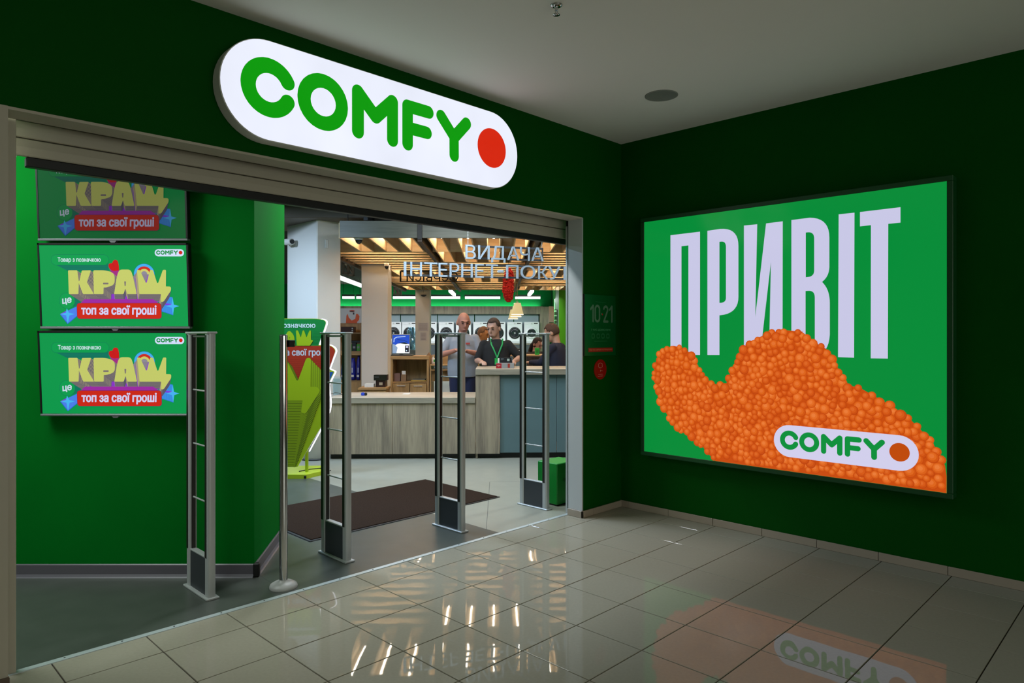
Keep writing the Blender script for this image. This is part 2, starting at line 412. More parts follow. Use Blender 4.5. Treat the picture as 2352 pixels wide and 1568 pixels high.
# ---- green corner wall that carries the screens (part of the shop's inner left wall)
P1 = (1.995, .602); P2 = (2.587, 1.353)
dF = .0
a0 = fl(-260, 1324.5)
mb = MB()
top = 3.6
pl = [(a0[0], a0[1]), P1, P2, (P2[0]-.25, P2[1]+.45), (a0[0]+.5, a0[1]+1.0)]
vs = [(x, y, 0) for x, y in pl]+[(x, y, top) for x, y in pl]; n = len(pl)
mb.add(vs, [(i, (i+1) % n, (i+1) % n+n, i+n) for i in range(n)]+[tuple(range(n))[::-1], tuple(range(n, 2*n))], M_GREEN)
struct('wall_left', mb)
# grey plastic cove skirting along it
def skirting(p, q, name):
    p, q = Vector((*p, 0)), Vector((*q, 0)); L = (q-p).length; mb = MB()
    prof = [(0, .082), (-.006, .084), (-.012, .078), (-.013, .02), (-.022, .006), (-.03, 0), (0, 0)]
    vs = [(x, y, z) for x in (0, L) for y, z in prof]; k = len(prof)
    mb.add(vs, [(i, (i+1) % k, k+(i+1) % k, k+i) for i in range(k)]+[tuple(range(k)), tuple(range(k, 2*k))[::-1]], mat('grey_pvc_skirting', '5c5a62', .4))
    o = struct(name, mb); o.location = p; o.rotation_euler = (0, 0, atan2(q.y-p.y, q.x-p.x)); return o
skirting((a0[0], a0[1]), P1, 'baseboard_left'); skirting(P1, P2, 'baseboard_left_2')
MB().box(-.02, .02, -.034, .004, 0, .088, M_BLACK, .006).build('corner_cap', bpy.data.objects['baseboard_left_2'])

# ---- back wall, its wooden fascia and panels, lime side wall
DB = 28.0
bw = inside('wall_back', None, None, 0, DB); bw['kind'] = 'structure'
mb = MB(); mb.box(-16, 6, 0, .2, 0, 3.62, mat('green_rear_wall', '06743a', .7, spec=.1)); mb.build('panel', bw)
mb = MB(); zf0, zf1 = gz(721, 27.6), gz(703, 27.6)
mb.box(gr(783, 27.6)-1, gr(1247, 27.6), -.42, -.40, zf0, zf1, M_OAKG); mb.box(gr(783, 27.6)-1, gr(1247, 27.6), -.40, -.01, zf0, zf0+.02, M_OAKG); fs_ = inside('trim_4', None, None, 0, DB); fs_['kind'] = 'structure'; mb.build('fascia_board', fs_)
mb = MB(); mb.box(gr(1240, 27.6), gr(1262, 27.6), -.44, 0, 0, gz(704, 27.6), M_OAKG); mb.build('upright_board', fs_)
MB().box(gr(783, 27.6)-1, gr(1247, 27.6), -.20, -.12, zf1-.10, zf1-.07, emi('e8ffe8', 26)).build('light_strip', fs_)
for ua, ub in [(850, 919), (921, 1004), (1006, 1089), (1091, 1179), (1181, 1237)]:
    MB().box(gr(ua, 27.9), gr(ub, 27.9), -.10, 0, gz(800, 27.9), zf0-.005, mat('blue_grey_wall_panel', '9fb4bd', .5), .004).build('panel', bw)
# lime wall at the right
rw = inside('wall_lime', None, None, 0, 0); rw['kind'] = 'structure'
MB().box(gr(1284, 19.4), 9, 19.4, 19.7, 0, 3.6, mat('lime_wall_paint', '52b80c', .5)).build('panel', rw)
MB().add([(gr(1284, 19.4), 19.41, 0), (gr(1270, 27.9), 27.9, 0), (gr(1270, 27.9), 27.9, 3.6), (gr(1284, 19.4), 19.41, 3.6)], [(0, 1, 2, 3)], mat('pale_green_paint', '4fae5a', .5)).build('panel', rw)
# columns
def column(u0, u1, D, dep, label, name='column', top=3.62):
    c = inside(name, label, 'column', gr((u0+u1)/2, D), D); h = (gr(u1, D)-gr(u0, D))/2
    MB().box(-h, h, 0, dep, 0, top, M_WHITE, .006).build('shaft', c); return c
c1 = W(gr(728, 9.55), 9.55)
rr_ = ray(783, 770); tt = (c1[1]-CAM[1])/rr_[1]; wX = rr_[0]*tt-c1[0]
wc = thing('column', 'wide white column behind the lime floor stand, with the security camera', 'column', (c1[0], c1[1], 0))
MB().box(0, wX, 0, .85, 0, 3.62, M_WHITE, .012).build('shaft', wc)
MB().box(-.012, wX+.012, -.012, .86, 0, .02, M_SLATE, .004).build('base_plate', wc)
sw = MB().box(.12, .17, -.014, -.0005, gz(572, 9.7), gz(553, 9.7), mat('white_plastic', 'dcdedd', .4), .004); sw.build('wall_switch', wc)
k2 = column(830, 891, 12.15, .42, 'beige column left of the oak cabinet behind the counter')
k3 = column(954, 987, 19.2, .42, 'far grey column with paper notices behind the blue picture screen')
pa = mat('pinned_paper', 'c4c0c4', .7)
for u0, u1, v0, v1 in [(960, 984, 741, 760), (965, 980, 763, 782)]:
    a = gr(u0, 19.2)-gr(970.5, 19.2); b = gr(u1, 19.2)-gr(970.5, 19.2); mb = MB(); mb.box(a, b, -.008, -.002, gz(v1, 19.2), gz(v0, 19.2), pa)
    for k in range(6):
        z = gz(v1, 19.2)+(gz(v0, 19.2)-gz(v1, 19.2))*(k+.7)/6.6
        mb.box(a+.03, b-.03, -.0085, -.008, z, z+.012, mat('grey_ink', '8d898c', .7))
    mb.build('notice', k3)
# slim air duct above the entrance
du = inside('air_duct', 'dark ventilation duct above the wooden ceiling edge', 'duct', gr(850, 9.4), 9.4)
mb = MB(); mb.box(-2.2, -.05, 0, 1.2, 3.14, 3.55, mat('duct_sheet', '5c5348', .5, .3), .01); mb.box(.0, 3.5, .3, 1.2, 3.12, 3.5, mat('duct_dark', '2c2a28', .6), .01); mb.build('duct_body', du)
MB().box(-.08, -.02, -.05, 1.25, 3.1, 3.58, M_SLATE, .005).build('flange', du)
def onPlane(u, v, P, ang):
    """where the sight line meets the upright plane through P facing ang; local (x, z)"""
    r = ray(u, v); dx, dy = cos(ang), sin(ang); nx_, ny_ = -dy, dx
    t = ((P[0]-CAM[0])*nx_+(P[1]-CAM[1])*ny_)/(r[0]*nx_+r[1]*ny_)
    x, y = CAM[0]+r[0]*t, CAM[1]+r[1]*t
    return ((x-P[0])*dx+(y-P[1])*dy, EYE+r[2]*t-P[2])
def text3d(mb, t, x0, x1, z0, z1, y0, y1, m):
    vs, fs, ed = text_shape(t, .026); n = len(vs); P = [(x0+(x1-x0)*a, z0+(z1-z0)*b) for a, b in vs]
    V = [(x, y0, z) for x, z in P]+[(x, y1, z) for x, z in P]
    mb.add(V, list(fs)+[tuple(i+n for i in f)[::-1] for f in fs]+[(i, j, j+n, i+n) for i, j in ed], m)

# ================================================================== SLATTED CEILING
ZS = 2.80
D0, MR, MC_ = 8.9, 1.45, 1.51
sc = inside('slatted_ceiling', 'suspended ceiling of warm wooden slats in square fields with dark beams', 'slatted ceiling', 0, D0, ZS)
bL = gr(965, 8.9)
cols = [bL-MC_, bL, bL+MC_, bL+2*MC_]
pat = ['DXXDXXD', 'DDXXDXX', 'DXXDXXD', 'XDXXDXX']
M_DK_ = mat('dark_rod', '1c1a18', .5, .5)
tubeM = emi('fff4e4', 25)
data = {}
def piece(nm, key, mk, loc, turned):
    if key not in data: o = mk().build(nm, sc); data[key] = o.data
    else: o = link(nm, data[key], sc)
    o.location = loc; o.rotation_euler = (0, 0, pi/2 if turned else 0)
NS = 8
for ci, cx in enumerate(cols):
    for ri in range(7):
        y0 = MR*ri; p = pat[ci][ri]; xm, ym = cx+MC_/2, y0+MR/2; D_ = p == 'D'
        ln, tot = (MR, MC_) if D_ else (MC_, MR)
        at = lambda t: (cx+MC_*t, ym, 0) if D_ else (xm, y0+MR*t, 0)
        SK = (lambda k: ci == 0 and ri == 0 and k < 2)
        for k in range(NS):
            if not SK(k): piece('slat', 'slat'+p, lambda: MB().box(-ln/2+.02, ln/2-.02, -.009, .009, 0, .2, M_SLAT), at((k+.5)/NS), D_)
        for k in range(2 if SK(0) else 0, NS-1, 2):          # every second gap is roofed and holds a lamp
            piece('gap_lid', 'lid'+p, lambda: MB().box(-ln/2+.02, ln/2-.02, -tot/NS/2, tot/NS/2, .2, .215, M_SLAT), at((k+1)/NS), D_)
            if ri > 4 and k % 4: continue
            piece('light_tube', 'tube', lambda: MB().box(-.5, .5, -.014, .014, .170, .190, tubeM), at((k+1)/NS), D_)
        MB().box(cx+(.4 if SK(0) else .03), cx+MC_-.03, y0+MR-.016, y0+MR+.004, .0, .215, M_SLAT).build('divider_board', sc)
for x in (cols[0]+.5, cols[1], cols[2], cols[3], cols[3]+MC_-.1):
    for y in (.4, 4.0, 8.0): MB().cyl((x, y, .2), (x, y, 3.62-ZS), .006, M_DK_, 6).build('hanger_rod', sc)
for i in range(5):
    x = cols[0]+MC_*i; MB().box(x-.028, x+.028, MR if i == 0 else -.05, MR*7, -.05, .24, M_SLATD).build('beam', sc)
M_FAS = wood('olive_grey_board', '45473a', '5e5f52', 'x', 7)
for x0, x1 in ((cols[0]+.49, bL-.03), (bL+.03, cols[-1]+MC_)):
    MB().box(x0, x1, -.045, -.01, 0, .215, M_FAS, .002).build('fascia_board', sc)
MB().box(bL-.028, bL+.028, -.06, .02, -.02, .225, M_BLACK).build('joint_plate', sc)

# hanging letters
SP = W(gr(1160, 8.5), 8.5, 2.1); SA = AX+.27
M_LET = mat('matt_pale_blue_letter', 'a0b2c2', .6)
hs = thing('hanging_sign', 'pale blue cut-out words in two rows hung on chains over the counter', 'sign', SP, SA)
row1 = [('В', 1068.8, 1092), ('И', 1098, 1124), ('Д', 1128, 1160), ('А', 1164.5, 1192), ('Ч', 1194, 1216), ('А', 1219.6, 1248)]
row2 = [('І', 927, 933), ('Н', 942, 968.7), ('Т', 974, 1004), ('Е', 1007, 1027), ('Р', 1032.5, 1054), ('Н', 1059, 1085), ('Е', 1091, 1110.6), ('Т', 1116, 1143), ('-', 1142, 1156.5), ('П', 1162, 1190), ('О', 1195, 1229), ('К', 1235.7, 1258), ('У', 1257.5, 1287), ('П', 1294, 1320), ('О', 1327, 1360), ('К', 1367, 1392)]
zt1 = onPlane(1080, 562.5, SP, SA)[1]; zb1 = onPlane(1080, 594.5, SP, SA)[1]
zt2 = onPlane(930, 601, SP, SA)[1]; zb2 = onPlane(930, 633.5, SP, SA)[1]
for rowi, (row, zt, zb) in enumerate(((row1, zt1, zb1), (row2, zt2, zb2))):
    for ch, u0, u1 in row:
        x0 = onPlane(u0, 600, SP, SA)[0]; x1 = onPlane(u1, 600, SP, SA)[0]; mb = MB()
        if ch == 'І': mb.box(x0, x1, -.02, 0, zb, zt, M_LET)
        elif ch == '-': mb.box(x0, x1, -.02, 0, (zt+zb)/2-.018, (zt+zb)/2+.018, M_LET, .008)
        else: text3d(mb, ch, x0, x1, zb-(.035 if ch == 'Д' else 0), zt, -.02, 0, M_LET)
        mb.build('letter', hs)
    xa = onPlane(row[0][1], 600, SP, SA)[0]; xb = onPlane(row[-1][2], 600, SP, SA)[0]
    for zz in (zt-.012, zb+.012): MB().box(xa, xb, .002, .014, zz-.012, zz+.012, M_SLATE).build('frame_bar', hs)
    for xx in (xb-.01, xa+.01): MB().box(xx-.008, xx+.008, .002, .014, zb, zt, M_SLATE).build('frame_bar', hs)
def chain(parent, x, z0, z1, y=.008, st=.022):
    mb = MB(); k = 0; z = z0
    while z < z1:
        r = .009; pts = [(x+(r*.6*cos(a) if k % 2 else 0), y+(0 if k % 2 else r*.6*sin(a+pi/2)*0+r*.6*cos(a)), z+st*.62*sin(a)+st*.5) for a in [2*pi*i/8 for i in range(9)]]
        for a, b in zip(pts[:-1], pts[1:]): mb.cyl(a, b, .0018, M_ALU, 5, caps=False)
        z += st; k += 1
    mb.build('chain', parent)
for u in (1075, 1245): chain(hs, onPlane(u, 600, SP, SA)[0], zt1, 3.62-2.1)
for u in (1075, 1245): chain(hs, onPlane(u, 600, SP, SA)[0], zt2, zb1)

# back of a second sign, read from behind
bs = inside('reversed_sign', 'small dark lettered sign seen from behind under the slatted ceiling', 'sign', gr(1003, 12.6), 12.6, gz(647.5, 12.6))
h_ = gz(623, 12.6)-gz(647.5, 12.6); xa = gr(918, 12.6)-gr(1003, 12.6); xb = -xa
M_DK = mat('black_letter_back', '120c0a', .6)
x = gr(1052, 12.6)-gr(1003, 12.6)
for ch, wd in (('С', .15), ('е', .12), ('р', .12), ('в', .11), ('і', .035), ('с', .11), ('и', .13)):
    mb = MB(); text3d(mb, ch, x, x-wd, .012, h_-.015 if ch in 'С' else h_*.75, 0, .012, M_DK); mb.build('letter', bs); x -= wd+.027
MB().box(xa, xb, -.002, .01, 0, .014, M_DK).build('frame_bar', bs); MB().box(xa, xb, -.002, .01, h_-.014, h_, M_DK).build('frame_bar', bs)
MB().box(xa, xa+.03, -.002, .01, 0, h_, M_DK).build('frame_bar', bs); MB().box(xb-.014, xb, -.002, .01, 0, h_, M_DK).build('frame_bar', bs)
for xx in (xa+.1, xb-.1): MB().cyl((xx, .005, h_), (xx, .005, 2.8-gz(647.5, 12.6)), .003, M_DK, 6).build('hanger', bs)

# pendant lamps
def shade_mesh():
    mb = MB(); a, b, H = .058, .105, .21; m = emi('e8cf92', .85)
    for s0, s1, z0, z1 in ((b, a, 0, H),):
        vs = [(-s0, -s0, z0), (s0, -s0, z0), (s0, s0, z0), (-s0, s0, z0), (-s1, -s1, z1), (s1, -s1, z1), (s1, s1, z1), (-s1, s1, z1)]
        mb.add(vs, [(i, (i+1) % 4, (i+1) % 4+4, i+4) for i in range(4)]+[(4, 5, 6, 7)], m)
    mb.box(-b-.003, b+.003, -b-.003, b+.003, -.006, .006, emi('fff2cc', 1.6)); return mb
p0 = None
for D_, ub, vb, lab in [(12.6, 1188.5, 722, 'cream square pendant lamp nearest the entrance, largest of three'), (13.9, 1185, 727, 'middle of three cream square pendant lamps'), (15.6, 1178.5, 732, 'farthest and lowest looking of three cream square pendant lamps')]:
    z = gz(vb, D_)
    if p0 is None:
        p0 = inside('pendant_lamp', lab, 'lamp', gr(ub, D_), D_, z, 'cream pendant lamps'); o = p0
        shade_mesh().build('lamp_shade', o); MB().cyl((0, 0, .21), (0, 0, 3.62-z), .0035, mat('lamp_cord', '8a7a5a', .6), 6).build('cord', o)
        MB().cyl((0, 0, .2), (0, 0, .235), .02, M_ALU, 10).build('cord_cap', o)
    else:
        o = copy_tree(p0); o.location = W(gr(ub, D_), D_, z); o['label'] = lab

# red bumpy hanging object
rb = inside('bumpy_pendant', 'long red bumpy soft figure hanging behind the lettered sign', 'hanging decoration', gr(1168, 11), 11, gz(692, 11))
def bumpy(pts, rad, n, m, br):
    mb = MB(); mb.tube(pts, rad, m, 14)
    for _ in range(n):
        t = random.random()*(len(pts)-1); i = int(t); f = t-i; c = Vector(pts[i])*(1-f)+Vector(pts[i+1])*f; r = rad[i]*(1-f)+rad[i+1]*f
        a = random.random()*2*pi; mb.ball((c.x+r*cos(a), c.y+r*sin(a), c.z), br*(.7+.6*random.random()), m, 6, 4)
    return mb
pz = [(.0, 0, .0), (0, 0, .04), (-.005, 0, .12), (-.01, 0, .22), (0, 0, .34), (.01, 0, .45), (.0, 0, .53)]
bumpy(pz, [.02, .055, .075, .088, .082, .065, .03], 420, mat('red_felt', 'c41405', .7), .013).build('body', rb)
MB().tube([(-.045, -.09, .33), (-.03, -.1, .355), (-.02, -.09, .38)], [.006, .013, .006], mat('bronze_clip', '6a5a30', .3, .8), 8).build('clip', rb)
MB().cyl((0, 0, .53), (0, 0, 3.62-gz(692, 11)), .003, M_DK, 6).build('hanging_cord', rb)

# linear luminaires in the far hall
lum = None
def luminaire(r, d, z, L, turn, label, group):
    o = inside('linear_lamp', label, 'lamp', r, d, z, group, turn)
    MB().box(-L/2, L/2, -.06, .06, .03, .10, mat('grey_lamp_body', '5c6062', .5), .004).build('housing', o)
    MB().box(-L/2+.02, L/2-.02, -.05, .05, -.05, .03, emi('ffffff', 3)).build('tube', o)
    for s_ in (-1, 1): MB().cyl((s_*L*.4, 0, .14), (s_*L*.4, 0, 3.62-z), .005, M_DK, 5).build('hanger', o)
for i, (ua, ub) in enumerate([(786, 815), (818, 896), (902, 1058), (1067, 1150), (1182, 1242)]):
    D_ = 25.2; ra, rb_ = gr(ua, D_), gr(ub, D_)
    luminaire((ra+rb_)/2, D_, gz(683, D_), rb_-ra, 0, ['short white strip lamp at the left end of the rear row', 'white strip lamp of the rear row beside the beige column', 'long white strip lamp of the rear row crossing the far column', 'white strip lamp of the rear row above the washing machines', 'rightmost white strip lamp of the rear row, right of the pendants'][i], 'rear row of strip lamps')
for u, v, lab in [(1035, 668, 'left of two double strip lamps running to the rear'), (1222, 668, 'right of two double strip lamps running to the rear')]:
    D_ = 22.8; luminaire(gr(u, D_)+.0, D_+.9, gz(v, D_), 2.4, pi/2, lab, 'strip lamps running away')
luminaire(gr(783, 17.7), 18.9, gz(640, 17.7)+.02, 4.2, pi/2, 'bright slanting strip lamp between the two pale columns', 'strip lamps running away')
# light metal trusses hanging near the left edge of the slatted ceiling
M_TR = mat('truss_metal', '8a7f70', .5, .5)
def truss(u0, u1, v0, v1, D_, label):
    t = inside('truss_bracket', label, 'truss', gr((u0+u1)/2, D_), D_, gz(v1, D_)); a = (gr(u1, D_)-gr(u0, D_))/2; h = gz(v0, D_)-gz(v1, D_); k = .02
    for y in (0, .5):
        mb = MB(); mb.box(-a, a, y-k, y+k, 0, k*2, M_TR); mb.box(-a, a, y-k, y+k, h-k*2, h, M_TR); mb.box(-a, -a+k*2, y-k, y+k, 0, h, M_TR); mb.box(a-k*2, a, y-k, y+k, 0, h, M_TR); mb.cyl((-a, y, h), (a, y, 0), k*.8, M_TR, 6); mb.build('side_frame', t)
    MB().box(-a, a, 0, .5, h-.04, h, M_TR).build('cross_bar', t)
    MB().cyl((0, .25, h), (0, .25, 3.62-gz(v1, D_)), .01, M_TR, 6).build('hanger', t)
truss(786, 802, 602, 630, 14, 'small metal frame with diagonal brace beside the white column, near the dark ceiling')
truss(904, 917, 659, 678, 19, 'small pale metal frame with diagonal brace left of the far grey column')

# ================================================================== STORE FRONT
sg = thing('shop_sign', 'large glowing white capsule sign with green COMFY lettering over the entrance', 'sign', (1.49, 0, 2.62))
H_ = .543
mb = MB(); mb.prism(capsule(-.004, 4.09*H_+.004, -.004, H_+.004, 28), -.086, -.006, mat('sign_side_housing', 'deded6', .5)); mb.build('housing', sg)
def face_mat():
    m = emi('e9edfb', 1.0); m = m.copy(); m.name = 'sign_face_glow'; nt = m.node_tree; b = nt.nodes['Principled BSDF']
    tc = nt.nodes.new('ShaderNodeTexCoord'); n = nt.nodes.new('ShaderNodeTexNoise'); n.inputs['Scale'].default_value = 2.2
    r = nt.nodes.new('ShaderNodeMapRange'); r.inputs[3].default_value = .92; r.inputs[4].default_value = 1.14
    nt.links.new(tc.outputs['Object'], n.inputs['Vector']); nt.links.new(n.outputs['Fac'], r.inputs[0]); nt.links.new(r.outputs[0], b.inputs['Emission Strength'])
    return m
MB().prism(capsule(0, 4.09*H_, 0, H_, 28), -.09, -.086, face_mat(), mat('sign_side_housing', '8d8f8b')).build('face', sg)
for nm, st in LETTERS:
    a = Art(lambda c: emi(c, 1.0), y=-.0902)
    for pts, wd in st: a.stroke([(p[0]*H_, p[1]*H_) for p in pts], wd*H_, '069a06', n=14)
    a.build('letter', sg)
a = Art(lambda c: emi(c, 1.0), y=-.0902); a.disc(3.607*H_, .522*H_, .26*H_, 'd6260c', n=48); a.build('red_dot', sg)
for xx in (.4, 1.1, 1.8): MB().box(xx-.03, xx+.03, -.006, 0, .2, .34, M_SLATE).build('wall_bracket', sg)

# light box poster on the right wall
XP = 5.07
pb = thing('light_box', 'large square light box poster with white word and orange bumpy shape on green', 'light box', (XP, 0, 0), -pi/2)
X0, X1, Z0, Z1 = .309, 2.583, .545, 2.532
M_FRG = mat('dark_green_frame', '0c4a20', .4)
mb = MB(); e = .035
for x0, x1, z0, z1 in ((X0-e, X1+e, Z0-e, Z0), (X0-e, X1+e, Z1, Z1+e), (X0-e, X0, Z0, Z1), (X1, X1+e, Z0, Z1)):
    MB().box(x0, x1, -.004, XR-XP-.002, z0, z1, M_FRG, .003).build('frame_profile', pb)
def Q(x, y): return onX(1460+x/2.063, 400+y/2.063, XP)
a = Art(lambda c: emi(c, 1.0), step=3e-6, y=0)
a.rect(X0, X1, Z0, Z1, '048c38')
WH = 'c9c8e6'
def cv(l):
    """px list; entries (x, y, 'c') are control points of smooth corners"""
    out = []; n = len(l)
    for i, p in enumerate(l):
        if len(p) == 2: out.append(Q(*p)); continue
        A = Vector(l[i-1][:2]) if len(l[i-1]) == 2 else (Vector(l[i-1][:2])+Vector(p[:2]))/2
        B = Vector(l[(i+1) % n][:2]) if len(l[(i+1) % n]) == 2 else (Vector(l[(i+1) % n][:2])+Vector(p[:2]))/2
        c = Vector(p[:2])
        for j in range(1 if len(l[i-1]) == 2 else 0, 9):
            t = j/9; q = A*(1-t)**2+c*2*t*(1-t)+B*t*t; out.append(Q(q.x, q.y))
    return out
a.poly(cv([(165, 289), (305, 272), (305, 856), (250, 855), (250, 337), (217, 341), (217, 850), (165, 850)]), WH)
a.poly(cv([(340, 268), (400, 259), (487, 252, 1), (487, 340), (487, 580), (487, 660, 1), (400, 668), (397, 668), (397, 856), (340, 856)]), WH,
       [cv([(397, 320), (404, 319), (428, 316, 1), (428, 345), (428, 585), (428, 607, 1), (404, 609), (397, 609)])])
a.poly(cv([(513, 243), (576, 237), (567, 676), (618, 233), (697, 223), (696, 856), (632, 856), (641, 415), (590, 856), (513, 856)]), WH)
a.poly(cv([(738, 217), (825, 206), (918, 206, 1), (918, 300), (918, 440), (916, 485, 1), (883, 510), (920, 545, 1), (920, 610), (920, 760), (915, 860, 1), (830, 866), (738, 866)]), WH,
       [cv([(806, 276), (815, 275), (846, 272, 1), (846, 305), (846, 455), (846, 485, 1), (815, 487), (806, 488)]), cv([(805, 553), (818, 552), (849, 550, 1), (849, 585), (849, 790), (845, 815, 1), (815, 818), (805, 818)])])
a.poly(cv([(962, 190), (1037, 182), (1035, 869), (959, 866)]), WH)
a.poly(cv([(1063, 179), (1255, 156), (1255, 229), (1197, 235), (1195, 873), (1114, 872), (1115, 241), (1063, 247)]), WH)
out = [(90, 900), (85, 950), (95, 1000), (120, 1090), (165, 1165), (220, 1220), (330, 1300), (378, 1358), (1473, 1514), (1473, 1430), (1466, 1380), (1440, 1320), (1380, 1240), (1320, 1180), (1290, 1150), (1230, 1110), (1130, 1050), (1060, 1010), (1000, 1000), (960, 920), (900, 825), (800, 770), (790, 745), (700, 738), (620, 755), (530, 800), (490, 860), (460, 930), (430, 990), (390, 1000), (340, 985), (310, 940), (275, 860), (230, 825), (180, 812), (120, 835)]
op = [Q(*p) for p in out]
op = [(min(max(x, X0+.002), X1-.001), max(z, Z0+.001)) for x, z in op]
a.poly(op, 'c84c0c')
def inpoly(x, z, P):
    c = False
    for i in range(len(P)):
        (x1, z1), (x2, z2) = P[i-1], P[i]
        if (z1 > z) != (z2 > z) and x < (x2-x1)*(z-z1)/(z2-z1)+x1: c = not c
    return c
rnd = random.Random(3); pts = []
tries = 0
while len(pts) < 1500 and tries < 60000:
    tries += 1; x = rnd.uniform(X0, X1); z = rnd.uniform(Z0, 1.65)
    if not inpoly(x, z, op): continue
    r = rnd.uniform(.024, .040)
    if x+r > X1-.002 or z-r < Z0+.002 or x-r < X0+.002: continue
    if any((x-p[0])**2+(z-p[1])**2 < (.62*(r+p[2]))**2 for p in pts): continue
    pts.append((x, z, r))
print('BUMPS', len(pts))
rnd.shuffle(pts)
tone = [('c4480a', 'd25610', 'de661c', 'e47230'), ('bc4208', 'ca4e0e', 'd65a16', 'dc6624'), ('cc500e', 'da6018', 'e46e26', 'ea7c38')]
for i, (x, z, r) in enumerate(pts):
    t = tone[rnd.randrange(3)]
    a.disc(x, z, r, t[0], n=12); a.disc(x-.04*r, z+.06*r, r*.90, t[1], n=12); a.disc(x-.10*r, z+.14*r, r*.68, t[2], n=10); a.disc(x-.16*r, z+.2*r, r*.40, t[3], n=8)
logo(a, 1.462, .652, .236, 'd2cfec', '0a8f3c', 'bf4a08')
a.build('picture', pb)

# roller shutter, header and guides
rs = thing('roller_shutter', 'cream roller shutter drawn up under the entrance lintel with black bottom bar', 'shutter', (OL+.05, .28, 2.36))
LW = 4.76-OL-.05
def slat(z0, z1, nm, m=M_CREAM):
    prof = [(0, z0), (-.006, z0+.004), (-.008, (z0+z1)/2), (-.006, z1-.006), (0, z1-.002), (.02, z1), (.02, z0)]
    vs = [(x, y, z) for x in (0, LW) for y, z in prof]; k = len(prof)
    MB().add(vs, [(i, (i+1) % k, k+(i+1) % k, k+i) for i in range(k)]+[tuple(range(k)), tuple(range(k, 2*k))[::-1]], m).build(nm, rs)
MB().box(0, LW, .022, .03, .05, .30, M_SLATE).build('light_block', rs)  # added sheet, stops light leaking through the slat seams
slat(.047, .131, 'slat'); slat(.134, .215, 'slat'); slat(.218, .30, 'slat')
MB().box(.07, LW-.03, .004, .05, .0, .047, M_BLACK, .004).build('bottom_bar', rs)
MB().box(0, LW, -.13, .06, .30, .42, M_CREAM, .004).build('housing', rs)
MB().box(0, .03, -.004, .02, .036, .047, M_ALU).build('end_clip', rs)
MB().box(OR_+.026, OR_+.06, JD+.025, JD+.06, 0, 2.55, M_BLACK, .002).build('guide', tag(thing('shutter_guide', 'black vertical guide rail at the right jamb of the entrance', 'guide rail', (0, 0, 0))))
MB().box(OR_+.018, OR_+.026, JD+.035, JD+.055, 0, 2.5, M_ALU).build('seal_strip', bpy.data.objects['shutter_guide'])

# acrylic notice and round red sign on the green pier
ap = thing('notice_panel', 'unlit green notice panel with hours 10·21 on the narrow green pier', 'notice', (4.615, 0, 1.372))
MB().box(0, .448, -.012, -.002, 0, .531, mat('green_acrylic_notice', '055a26', .25), .002).build('panel', ap)
MB().box(-.008, .0, -.014, 0, 0, .531, M_BLACK).build('edge_shadow', ap)  # black strip stands for the shadow along the panel's edge
a = Art(prn, y=-.0121)
TG = '5c8066'
# digits drawn as rounded strokes
a.stroke([(.085, .405), (.118, .435), (.118, .30)], .02, TG); a.stroke(arc(.178, .405, .03, 0, 180)+arc(.178, .33, .03, 180, 360), .02, TG, True)
a.disc(.241, .365, .009, TG); a.disc(.249, .362, .008, 'b02010')
a.stroke(arc(.297, .405, .028, 165, -35, 10)+[(.27, .30), (.327, .30)], .02, TG); a.stroke([(.355, .405), (.388, .435), (.388, .30)], .02, TG)
a.textbox('У НАС ДОЗВОЛЕНО', .09, .37, .218, .235, '3c8a58', .0012)
for i in range(4): a.stroke(rounded([(.10+i*.07, .155), (.135+i*.07, .155), (.135+i*.07, .19), (.10+i*.07, .19)], .008), .004, '3c8a58', True)
a.stroke([(.135, .128), (.32, .128)], .003, '2c7a48'); a.stroke([(.15, .47), (.30, .466)], .002, '2c7a48')
a.rect(.05, .40, .035, .07, 'a01c0c'); a.textbox('ПІД ЧАС СИРЕНИ НЕ ПРАЦЮЄМО', .065, .39, .044, .06, 'd07050', .0006)
a.build('print', ap)
rs2 = thing('round_sticker', 'round red sticker under the notice panel on the green pier', 'sticker', (4.845, 0, 1.252))
MB().cyl((0, -.006, 0), (0, -.001, 0), .088, mat('red_sticker', 'a01008', .35), 40).build('disc', rs2)
a = Art(prn, y=-.0062); a.stroke([(.03*cos(t)-.005+(.006 if i % 2 else 0), .035+.022*sin(t)) for i, t in enumerate([i*pi/5 for i in range(10)])], .004, 'c8887c', True)
a.stroke([(.0, -.005), (.0, -.02)], .004, 'c8887c'); a.stroke([(.0, -.012), (.03, -.014)], .004, 'c8887c'); a.stroke([(-.03, -.042), (.03, -.042)], .004, 'c8887c'); a.stroke([(-.035, -.058), (.035, -.058)], .004, 'c8887c'); a.build('print', rs2)

# mall ceiling fittings
sp = thing('sprinkler', 'small chrome fire sprinkler head on the mall ceiling', 'sprinkler', (2.745, -1.314, ZC))
MB().lathe([(.001, 0), (.032, 0), (.03, -.006), (.02, -.010), (.001, -.010)], M_CHROME, 24).build('escutcheon', sp)
mb = MB().cyl((0, 0, -.01), (0, 0, -.03), .009, M_CHROME, 12); mb.cyl((-.010, 0, -.026), (-.007, 0, -.05), .002, M_CHROME, 6); mb.cyl((.010, 0, -.026), (.007, 0, -.05), .002, M_CHROME, 6); mb.build('head', sp)
MB().lathe([(.001, -.049), (.018, -.049), (.019, -.053), (.001, -.053)], M_CHROME, 16).build('deflector', sp)
spk = thing('ceiling_speaker', 'round flat grey loudspeaker grille set in the mall ceiling', 'speaker', (4.313, -.96, ZC))
MB().lathe([(.001, -.004), (.105, -.004), (.110, -.006), (.118, -.004), (.118, 0)], mat('grey_speaker_grille', '82867e', .6, bump=.4, bscale=300), 48).build('grille', spk)

